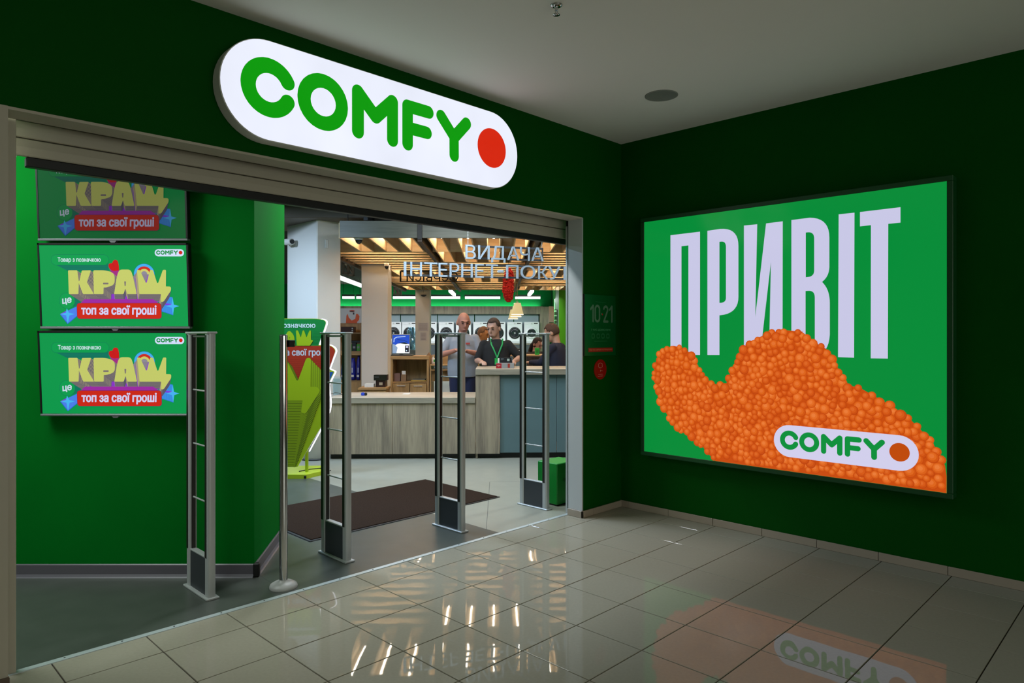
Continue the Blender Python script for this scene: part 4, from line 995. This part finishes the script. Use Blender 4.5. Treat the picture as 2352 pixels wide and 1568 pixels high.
# low side table
sd, c0 = frame_unit('side_table', 'small oak side table in front of the beige column', 'table', 822, 888, 10.3, .5)
k = lambda u: gr(u, 10.3)-c0; zt2 = gz(888, 10.3)-.012
MB().box(k(822), k(888), -.02, .42, zt2-.035, zt2, M_OAK, .004).build('table_top', sd)
MB().box(k(826), k(886), 0, .02, .05, zt2-.035, M_OAKV, .002).build('door', sd)
MB().box(k(826), k(829), .02, .4, 0, zt2-.035, M_OAKV).build('side_board', sd); MB().box(k(883), k(886), .02, .4, 0, zt2-.035, M_OAKV).build('side_board', sd)
o = small_box('white open tray on the side table', 837, 858, 880, 888, 10.42, .14, mat('white_plastic', 'dcdedd'), 'paper_tray', 'tray', z=zt2)
o = small_box('dark coffee machine with a black display panel on the side table', 863, 885, 872, 888, 10.45, .2, mat('maroon_machine', '2e1414', .3), 'coffee_machine', 'machine', z=zt2)
MB().box(-.1, .095, -.02, .16, .10, .185, mat('black_gloss', '101214', .2), .004).build('upper_panel', o)
a = Art(prn, y=-.0202); a.rect(-.085, -.02, .150, .155, '80868a'); a.build('print', o)
MB().box(-.02, .03, -.01, .0, .03, .07, mat('cream_label', 'b0a088', .5)).build('spout', o)
# display shelf at far left
DZ = 12.6
ds, c0 = frame_unit('display_shelf', 'oak display shelf seen between the white and the beige column', 'shelf', 740, 829, DZ, .45)
k = lambda u: gr(u, DZ)-c0; z_ = lambda v: gz(v, DZ)
MB().box(k(740), k(829), .43, .45, 0, z_(741), M_OAKV).build('back_board', ds)
for v0, v1 in ((763.5, 766), (806, 815), (873, 877)): MB().box(k(740), k(829), 0, .43, z_(v1), z_(v0), M_OAK, .002).build('shelf_board', ds)
MB().box(k(740), k(829), .0, .02, .05, z_(877), M_OAKV, .002).build('lower_panel', ds); MB().box(k(828), k(831), 0, .43, 0, z_(741), M_OAKV).build('side_board', ds)
MB().box(k(741), k(828), .05, .43, 0, .05, M_BLACK).build('plinth', ds)
ad = inside('advert_board', 'white advert board with an orange rounded shape above the display shelf', 'poster', c0, DZ, z_(741))
hb = z_(706)-z_(741); MB().box(k(740), k(829), .42, .45, 0, hb, mat('white_print', 'ccd4da', .5)).build('board', ad)
a = Art(prn, y=.4195, step=.0004); OR = 'd8581c'
q = lambda x, y: (k(780+x/7.125), z_(690+y/7.125)-z_(741))
a.poly([q(20, 365), q(30, 240), q(50, 205), q(70, 270), q(120, 320), q(180, 290), q(195, 205), q(225, 210), q(252, 250), q(245, 310), q(212, 340), q(212, 365)], OR); a.disc(*q(125, 160), .05, 'b84a28', .02); a.disc(*q(125, 168), .045, '20242a', .008); a.rect(q(138, 0)[0], q(165, 0)[0], q(0, 220)[1], q(0, 185)[1], '2a2c34'); a.build('print', ad)
o = small_box('small dark maroon oven with two round knobs on the top shelf', 783, 813, 750, 763.5, DZ+.1, .18, mat('maroon_oven', '3a1a1a', .3), 'mini_oven', 'oven')
for z in (.035, .075): MB().cyl((.09, -.012, z), (.09, 0, z), .012, M_ALU, 14).build('knob', o)
for u0, u1, v0, c, lab in ((802, 808, 790, '3c9a24', 'green and black small box at the left of the middle shelf'), (808.5, 818, 787, '17181a', 'black small box in the centre of the middle shelf'), (819, 827, 790, '46a030', 'green small box at the right of the middle shelf')):
    o = small_box(lab, u0, u1, v0, 806, DZ+.12, .1, mat('card_'+c, c, .5)); a_ = (gr(u1, DZ+.12)-gr(u0, DZ+.12))/2
    MB().box(-a_*.6, a_*.6, -.002, 0, .05, .09, mat('grey_card', '8b8d8c')).build('sticker', o)
MB().box(-.13, .13, 0, .1, 0, .04, M_BLACK, .004).build('tray_body', inside('black_tray', 'flat black tray lying across the small boxes on the middle shelf', 'tray', gr(815, DZ+.12), DZ+.12, gz(787, DZ+.12)+.001))
def bag(u0, u1, v0, lab, tone='232a96'):
    o = inside('blue_bag', lab, 'bag', gr((u0+u1)/2, DZ+.1), DZ+.1, z_(873), 'blue bags on the low shelf'); a_ = (gr(u1, DZ+.1)-gr(u0, DZ+.1))/2; h = gz(v0, DZ)-z_(873)
    m_ = mat('blue_foil_'+tone, tone, .3)
    MB().tube([(0, 0, .0), (0, 0, .04), (.0, 0, h*.5), (0, 0, h*.82), (0, 0, h*.94), (0, 0, h)], [(a_*.8, .05), (a_, .07), (a_, .075), (a_*.8, .05), (a_*.45, .02), (a_*.7, .012)], m_, 14, up=(1, 0, 0)).build('bag_body', o)
    MB().box(-a_*.55, a_*.55, -.079, -.074, .06, .10, M_WHITE, .002).build('sticker', o); MB().box(-.006, .012, -.079, -.074, .14, .23, mat('white_lettering', 'c8ccd8', .5)).build('stripe', o)
bag(784, 796, 830, 'leftmost blue foil bag on the low shelf, mostly behind the white column', '24508c'); bag(803, 818, 822, 'wide glossy blue foil bag in the middle of the low shelf'); bag(819, 829, 817, 'narrow blue and cream foil bag at the right of the low shelf', '2c2f8e')

# ================================================================== WASHING MACHINES
DW = 27.35
pn = inside('display_plinth', 'long dark plinth under the row of washing machines', 'plinth', gr(1046, DW), DW)
MB().box(gr(850, DW)-gr(1046, DW), gr(1240, DW)-gr(1046, DW), -.02, .46, .0, 1.19, mat('dark_plinth', '3c4448', .6), .01).build('body', pn); MB().box(gr(850, DW)-gr(1046, DW), gr(1240, DW)-gr(1046, DW), -.04, .46, 1.19, 1.215, M_OAKT).build('top_board', pn)
M_WM = mat('white_enamel', 'd6dade', .3)
def washer(label, white_ring=False):
    o = inside('washing_machine', label, 'washing machine', 0, DW, 1.215, 'washing machines along the rear wall')
    MB().box(-.3, .3, 0, .44, .01, .87, M_WM, .012).build('body', o)
    MB().box(-.295, .295, -.006, .0, .75, .86, M_WM, .004).build('control_panel', o)
    MB().box(-.28, -.1, -.012, -.006, .765, .845, M_WM, .004).build('drawer_front', o)
    MB().cyl((0, -.03, .805), (0, -.006, .805), .032, M_ALU, 20).build('dial', o)
    MB().box(.09, .24, -.010, -.006, .785, .83, M_BLACK).build('display', o)
    rg = MB().lathe([(.235, 0), (.235, .02), (.19, .045), (.165, .03)], M_WM if white_ring else mat('dark_door_ring', '16181b', .25), 32).build('door_ring', o)
    rg.rotation_euler = (pi/2, 0, 0); rg.location = (0, 0, .43)
    gl = MB().lathe([(.166 if not white_ring else .19, .03), (.14, .05), (.08, .03), (.001, .02)], mat('door_glass', '22262b', .08), 28).build('door_glass', o); gl.rotation_euler = (pi/2, 0, 0); gl.location = (0, -.0, .43)
    MB().cyl((-.02, -.045, .42), (.03, -.045, .43), .03, M_ALU, 12).build('drum_hub', o)
    MB().box(-.28, .28, -.004, 0, .02, .10, mat('pale_kick', 'b8bcc0', .4)).build('kick_panel', o); return o
wlab = ['rightmost washing machine, with a white ring round its dark door', 'second washing machine from the right, with a black door ring', 'washing machine right behind the head of the man in black', 'washing machine between the two staff heads', 'washing machine behind the bald man, right half', 'washing machine at the left shoulder of the man in grey', 'washing machine right of the far grey column, mostly hidden', 'washing machine above the blue picture screen, right one', 'washing machine above the blue picture screen, left one', 'leftmost washing machine, behind the beige column']
wA = washer(wlab[0], True); wB = washer(wlab[1])
for i, u in enumerate([1221.2, 1182.2, 1143.5, 1104.3, 1064.5, 1025, 985.5, 940.5, 904, 866]):
    o = wA if i == 0 else (wB if i == 1 else copy_tree(wB)); o.location = W(gr(u, DW), DW, 1.215); o['label'] = wlab[i]
# blue bags in front of the second machine
o = inside('plant_display', 'pale blue bunch of wrapped goods beside the far column', 'display', gr(946, 24), 24, 0)
mb = MB(); rr = random.Random(5)
for i in range(60): mb.ball((rr.uniform(-.14, .14), rr.uniform(-.1, .1), 1.05+rr.uniform(0, .75)), (rr.uniform(.03, .06), .04, rr.uniform(.05, .1)), mat('pale_blue_wrap', '86b4c8', .35), 7, 5)
mb.build('goods', o); MB().box(-.22, .22, -.18, .18, 0, 1.05, mat('grey_card', '8b8d8c'), .01).build('stand', o)
# hanging panel and rack on the lime wall
DR = 17.5
o = inside('hanging_sheet', 'white hanging sheet near the lime wall at the right', 'panel', gr(1266.5, DR), DR, gz(740, DR), turn=.5)
MB().box(-.075, .075, -.01, .01, 0, gz(703, DR)-gz(740, DR), mat('white_print', 'ccd4da')).build('board', o); MB().box(.02, .05, -.014, -.01, .1, .34, mat('white_plastic', 'dcdedd')).build('light_strip', o)
MB().cyl((0, 0, gz(703, DR)-gz(740, DR)), (0, 0, 3.62-gz(740, DR)), .004, M_DK, 6).build('hanger', o)
o = inside('wall_rack', 'dark rack with green holders beside the white panel', 'rack', gr(1276, 17.8), 17.8, gz(757, 17.8))
mb = MB(); hr = gz(711, 17.8)-gz(757, 17.8)
for x in (-.045, .045): mb.box(x-.008, x+.008, -.01, .01, 0, hr, M_BLACK)
for i in range(5): mb.box(-.045, .045, -.01, .01, hr*i/4-.006, hr*i/4+.006, M_BLACK)
mb.build('rack_frame', o); MB().cyl((0, .01, hr), (0, .01, 3.62-gz(757, 17.8)), .004, M_DK, 6).build('hanger', o)
for i in range(3): MB().box(-.03, .03, -.04, .0, hr*(.3+.22*i), hr*(.3+.22*i)+.08, mat('mint_holder', '4a9a78', .5), .004).build('holder', o)

# back desk at right with equipment
DQ = 11.0
bd = inside('back_desk', 'oak back desk behind the tall counter at the right', 'desk', gr(1200, DQ), DQ)
k = lambda u: gr(u, DQ)-gr(1200, DQ)
MB().box(k(1095), k(1256), 0, .6, gz(818, DQ), gz(815, DQ), M_OAK, .002).build('desk_top', bd)
for u in (1096, 1180, 1253): MB().box(k(u), k(u)+.03, .02, .58, 0, gz(818, DQ), M_OAKV).build('side_board', bd)
zq = gz(815, DQ)
o = small_box('small white receipt printer on the back desk', 1190, 1203, 795, 806, DQ+.1, .14, mat('white_plastic', 'dcdedd'), 'receipt_printer', 'printer', z=zq); MB().box(-.03, .03, -.004, 0, .02, .05, M_BLACK).build('paper_slot', o); MB().box(-.06, .06, .0, .1, .076, .10, M_BLACK, .004).build('lid', o)
o = small_box('bright green carton on the back desk, behind the right gate', 1229, 1239, 798, 814, DQ+.08, .1, mat('green_carton', '1c9a2c', .5), 'green_carton', 'box', z=zq); MB().box(-.02, .02, -.002, 0, .03, .08, mat('green_dark_print', '127020', .5)).build('print', o)
o = inside('headphones', 'white headphones hanging on a stand over the back desk', 'headphones', gr(1251, DQ+.2), DQ+.2, zq)
MB().cyl((0, 0, 0), (0, 0, .27), .006, M_BLACK, 8).build('stand', o)
MB().tube([(.035*cos(t_), 0, .21+.06*sin(t_)) for t_ in [pi*1.15*i/10-.2 for i in range(11)]], [.006]*11, M_WHITE, 8).build('headband', o)
for x in (-.035, .035): MB().ball((x, 0, .19), (.014, .025, .028), M_WHITE, 10, 8).build('ear_cup', o)

# ================================================================== CAMERAS ON COLUMN AND FASCIA
def onX2(u, v, x): a_ = onX(u, v, x); return (-a_[0], a_[1])
yb, zb = onX2(676, 556, c1[0])
o = thing('security_camera', 'white bullet security camera on the wide white column', 'camera', (c1[0], yb, zb))
MB().cyl((0, .10, 0), (-.03, .10, 0), .05, M_WHITE, 20).build('mount_plate', o); MB().cyl((-.03, .10, 0), (-.09, .04, 0), .018, M_WHITE, 12).build('arm', o)
MB().cyl((-.09, .08, 0), (-.09, -.10, -.01), .045, M_WHITE, 20).build('camera_body', o); MB().cyl((-.09, -.10, -.01), (-.09, -.115, -.011), .032, M_BLACK, 20).build('lens', o)
def dome(u, v, D, lab, r=.055, hang=None):
    o = inside('dome_camera', lab, 'camera', gr(u, D), D, gz(v, D))
    MB().lathe([(.001, .05), (r, .05), (r*1.05, .03), (r, 0)], M_WHITE, 24).build('base', o); MB().lathe([(r*.85, .0), (r*.7, -.03), (r*.35, -.05), (.001, -.055)], mat('dark_dome', '181a1e', .1), 20).build('dome', o)
    if hang: MB().cyl((0, 0, .05), (0, 0, hang), .012, M_WHITE, 8).build('stem', o)
dome(824, 552, 8.95, 'small white dome camera under the olive fascia board', hang=.12)
dome(973, 677, 18.95, 'tiny dome camera on top of the far grey column', .1, 3.62-gz(677, 18.95)); dome(888, 612, 12.0, 'dark little dome camera at the top of the beige column', .04, .3)

# ================================================================== PEOPLE
def rot_pts(vs, yaw, pitch, o_):
    R_ = Matrix.Rotation(yaw, 4, 'Z') @ Matrix.Rotation(pitch, 4, 'X'); o_ = Vector(o_)
    return [tuple(R_ @ (Vector(v)-o_)+o_) for v in vs]
def remesh(o, vx=.010, sm=4):
    m = o.modifiers.new('surface', 'REMESH'); m.mode = 'VOXEL'; m.voxel_size = vx; m.use_smooth_shade = True
    s_ = o.modifiers.new('relax', 'SMOOTH'); s_.iterations = sm; s_.factor = .5
def person(label, r, d, H, turn=0, shirt='8d9298', trousers='1a2038', skin='b98674', hair=None, elbows=None, hands=None, yaw=0, pitch=.3, lean=(0, 0), sleeve=.75, long_hair=False, bulk=1.0, mouth=True):
    s = H/1.8; P = inside('person', label, 'person', r, d, 0, 'people in the shop', turn); lx_, ly = lean
    ms = mat('skin_'+skin, skin, .5); mt = mat('cloth_'+shirt, shirt, .85, bump=.15, bscale=40); mj = mat('cloth_'+trousers, trousers, .85, bump=.1, bscale=40)
    L = lambda x, y, z: (x*s+lx_*max(0, (z-.95))/.5, y*s+ly*max(0, (z-.95))/.5, z*s)
    E_ = elbows or ((-.26, .02, 1.17), (.26, .02, 1.17)); N_ = hands or ((-.25, -.15, .98), (.25, -.15, .98))
    b = MB(); hp = L(0, 0, 1.655); hs_ = 1.15*s
    hb_ = MB(); hc = (0, 0, 0)
    hb_.ball((0, .012, .02), (.076, .094, .10), ms, 18, 14); hb_.tube([(0, -.01, .03), (0, -.022, -.04), (0, -.035, -.085), (0, -.04, -.105)], [(.068, .075), (.062, .066), (.045, .05), (.02, .022)], ms, 14, up=(1, 0, 0))
    hb_.tube([(0, -.085, .03), (0, -.105, -.012), (0, -.098, -.026)], [.009, .014, .012], ms, 8, up=(1, 0, 0)); hb_.ball((0, -.082, .042), (.05, .014, .010), ms, 10, 6)
    hb_.ball((0, -.082, -.06), (.024, .014, .008), ms, 10, 6)
    for x in (-1, 1): hb_.ball((x*.078, .012, -.005), (.012, .02, .032), ms, 8, 8)
    tf = lambda vs: [tuple(Vector(v)*hs_+Vector(hp)) for v in rot_pts(vs, yaw, pitch, (0, .02, -.09))]
    b.add(tf(hb_.v), hb_.f, ms, True)
    b.tube([L(0, .01, 1.44), L(0, .008, 1.52), L(0, .0, 1.60)], [(.075*s, .07*s), (.056*s, .058*s), (.055*s, .06*s)], ms, 14, up=(1, 0, 0))
    b.tube([L(0, 0, .86), L(0, 0, 1.05), L(0, 0, 1.25), L(0, 0, 1.38), L(0, .005, 1.45)], [(.14*s, .1*s), (.13*s, .1*s), (.15*s, .1*s), (.15*s, .1*s), (.09*s, .07*s)], ms, 14, up=(1, 0, 0))
    sh = MB(); Bk = bulk
    sh.tube([L(0, 0, .90), L(0, -.005, 1.0), L(0, -.01, 1.12), L(0, -.005, 1.28), L(0, 0, 1.39), L(0, .005, 1.455), L(0, .008, 1.495)], [(.185*s*Bk, .125*s*Bk), (.19*s*Bk, .135*s*Bk), (.188*s*Bk, .135*s*Bk), (.195*s, .13*s), (.195*s, .118*s), (.13*s, .092*s), (.07*s, .066*s)], mt, 20, up=(1, 0, 0))
    for sd_, e, h in ((-1, E_[0], N_[0]), (1, E_[1], N_[1])):
        S0 = Vector(L(sd_*.165, .005, 1.425)); E0 = Vector(L(*e)); H0 = Vector(L(*h)); dr = (H0-E0).normalized()
        b.tube([S0, S0.lerp(E0, .5), E0], [.05*s, .047*s, .04*s], ms, 12); b.ball(tuple(E0), .041*s, ms, 10, 8); b.tube([E0, E0.lerp(H0, .35), H0], [.041*s, .041*s, .027*s], ms, 12)
        up_ = Vector((0, 0, 1)); sx = dr.cross(up_).normalized(); sx = sx if sx.length > .1 else Vector((1, 0, 0)); pn_ = sx.cross(dr)
        b.tube([H0-dr*.01, H0+dr*.045*s, H0+dr*.085*s], [(.027*s, .019*s), (.039*s, .017*s), (.036*s, .013*s)], ms, 12, up=tuple(sx))
        for i_f in range(4):
            o1 = H0+dr*.08*s+sx*(i_f-1.5)*.019*s; ln = (.062, .072, .068, .052)[i_f]*s
            b.tube([o1-dr*.01, o1+dr*ln*.45-pn_*.006*s, o1+dr*ln*.8-pn_*.022*s, o1+dr*ln*.95-pn_*.04*s], [.0095*s, .009*s, .0085*s, .007*s], ms, 8)
        o1 = H0+dr*.02*s-sx*sd_*.025*s; b.tube([o1, o1+dr*.03*s-sx*sd_*.02*s-pn_*.01*s, o1+dr*.06*s-sx*sd_*.022*s-pn_*.02*s], [.012*s, .011*s, .008*s], ms, 8)
        En = S0.lerp(E0, min(1, sleeve))
        sh.ball(tuple(S0), (.07*s, .068*s, .066*s), mt, 12, 8); sh.tube([S0, S0.lerp(En, .5), En], [.066*s, .062*s, .058*s], mt, 14)
        if sleeve > 1: sh.ball(tuple(E0), .056*s, mt, 10, 8); sh.tube([E0, E0.lerp(H0, .5), E0.lerp(H0, .95)], [.055*s, .048*s, .038*s], mt, 12)
    lg = MB()
    for x in (-1, 1):
        b.tube([(x*.09*s, 0, .9*s), (x*.1*s, -.01*s, .5*s), (x*.105*s, .01*s, .09*s), (x*.11*s, -.01*s, .03*s)], [.075*s, .05*s, .036*s, .04*s], ms, 12)
        lg.tube([(x*.09*s, 0, .95*s), (x*.095*s, 0, .8*s), (x*.1*s, -.01*s, .5*s), (x*.105*s, .01*s, .07*s)], [(.098*s, .105*s), (.092*s, .1*s), (.068*s, .072*s), (.056*s, .06*s)], mj, 16, up=(1, 0, 0))
    lg.tube([(0, 0, .80*s), (0, 0, .90*s), (0, 0, 1.02*s)], [(.1*s, .09*s), (.18*s*Bk, .12*s*Bk), (.165*s*Bk, .11*s*Bk)], mj, 18, up=(1, 0, 0))
    remesh(b.build('body', P), .0085, 3); remesh(sh.build('shirt', P), .011, 5); remesh(lg.build('trousers', P), .013, 4)
    for x in (-1, 1): MB().tube([(x*.11*s, .07*s, .045), (x*.11*s, .0, .05), (x*.115*s, -.1*s, .035), (x*.115*s, -.18*s, .028)], [(.035, .045), (.042, .05), (.045, .035), (.03, .022)], mat('dark_shoe', '17171a', .4), 12, up=(1, 0, 0)).build('shoe', P)
    for x in (-1, 1):
        e_ = MB().ball((x*.031, -.083, .018), (.013, .009, .007), mat('eye_dark', '1a1412', .2), 8, 6); e_.v = tf(e_.v); e_.build('eye', P)
        e_ = MB().tube([(x*.016, -.094, .043), (x*.034, -.092, .05), (x*.052, -.080, .044)], [.003, .004, .002], mat('brow', hair or '4a3428', .8), 6); e_.v = tf(e_.v); e_.build('eyebrow', P)
    e_ = MB().tube([(-.022, -.091, -.060), (0, -.097, -.060), (.022, -.091, -.060)], [.002, .0035, .002], mat('lips', '7a4038', .5), 6); e_.v = tf(e_.v); e_.build('mouth', P)
    if hair:
        mh = mat('hair_'+hair, hair, .8, bump=.5, bscale=120); hh = MB().ball((0, .016, .026), (.083, .102, .108), mh, 24, 18)
        keep = []
        for f in hh.f:
            c_ = sum((Vector(hh.v[i]) for i in f), Vector())/len(f)
            if c_.y < -.03 and c_.z < .088: continue
            if c_.y < .02 and c_.z < .02 and not long_hair: continue
            if c_.z < -.045 and not long_hair: continue
            if c_.y < -.02 and c_.z < .05: continue
            keep.append(f)
        hh.f = keep; hh.m = [0]*len(keep); hh.sm = [True]*len(keep)
        if long_hair: hh.tube([(0, .05, .05), (0, .075, -.05), (0, .075, -.16), (0, .07, -.26)], [(.07, .04), (.085, .045), (.08, .035), (.05, .02)], mh, 14, up=(1, 0, 0))
        hh.v = tf(hh.v); ho = hh.build('hair', P); m_ = ho.modifiers.new('thickness', 'SOLIDIFY'); m_.thickness = .006
    return P
def strap(P, pts, w_, m, nm):
    mb = MB(); vs = []
    for p in pts: vs += [(p[0]-w_/2, p[1], p[2]), (p[0]+w_/2, p[1], p[2]), (p[0]+w_/2, p[1]+.004, p[2]), (p[0]-w_/2, p[1]+.004, p[2])]
    mb.add(vs, [(4*i+a, 4*i+(a+1) % 4, 4*i+4+(a+1) % 4, 4*i+4+a) for i in range(len(pts)-1) for a in range(4)], m, True); return mb.build(nm, P)
g1 = person('person in a grey polo with a red cord, looking down behind the low counter', gr(1063, 10.05), 10.05, 1.90, 0, '8b9098', '171d3c', 'a87462', None, ((-.30, -.05, 1.20), (.27, -.06, 1.20)), ((-.075, -.30, 1.27), (.06, -.30, 1.26)), yaw=.25, pitch=.33, sleeve=.92, bulk=1.12)
strap(g1, [(-.03, -.152, 1.22), (-.04, -.165, 1.15), (-.045, -.172, 1.05)], .010, mat('red_cord', 'a03830', .6), 'cord')
MB().box(.05, .11, -.152, -.148, 1.42, 1.445, mat('red_cord', 'a03830')).build('chest_mark', g1)
g2 = person('person in a black shirt with a green lanyard behind the tall counter', gr(1142, 9.68), 9.68, 1.80, 0, '101113', '14161c', 'b08a78', '3a2a20', ((-.27, -.02, 1.20), (.33, -.03, 1.24)), ((-.2, -.26, 1.19), (.23, -.33, 1.19)), yaw=-.45, pitch=.30, lean=(-.02, -.02), sleeve=.95, bulk=1.05)
M_LY = mat('green_lanyard', '0c9048', .5)
strap(g2, [(-.085, -.04, 1.505), (-.082, -.125, 1.43), (-.05, -.150, 1.36), (-.02, -.158, 1.29), (.0, -.162, 1.24)], .022, M_LY, 'lanyard'); strap(g2, [(.075, -.04, 1.505), (.072, -.125, 1.43), (.045, -.150, 1.36), (.018, -.158, 1.29), (.0, -.163, 1.24)], .022, M_LY, 'lanyard')
MB().box(-.035, .006, -.175, -.168, 1.15, 1.235, mat('green_badge', '12a040', .4)).build('badge', g2); MB().box(.007, .03, -.176, -.169, 1.15, 1.235, mat('white_paper', 'd8d6d0')).build('badge', g2)
person('bald person in dark clothing standing between the two men at the counter', gr(1107, 12.6), 12.6, 1.72, .9, '2a3024', '1a1a1c', 'b07848', '6a4a30', yaw=.2, pitch=.35)
person('person in dark clothing with long dark hair leaning behind the right gate', gr(1230, 12.2), 12.2, 1.53, .6, '1c1412', '141416', 'b08070', '1c0f0c', ((-.22, -.1, 1.15), (.22, -.1, 1.15)), ((-.1, -.3, 1.1), (.1, -.3, 1.1)), yaw=.2, pitch=.5, sleeve=1.2, long_hair=True)
person('person in a navy sweater with short brown hair seen from behind at the counter', gr(1287, 9.82), 9.82, 1.74, -2.05, '191c30', '15161c', 'b88a70', '4a3222', ((-.24, -.17, 1.19), (.2, -.2, 1.2)), ((-.10, -.43, 1.20), (.08, -.43, 1.2)), yaw=.25, pitch=.5, lean=(0, -.06), sleeve=1.2)
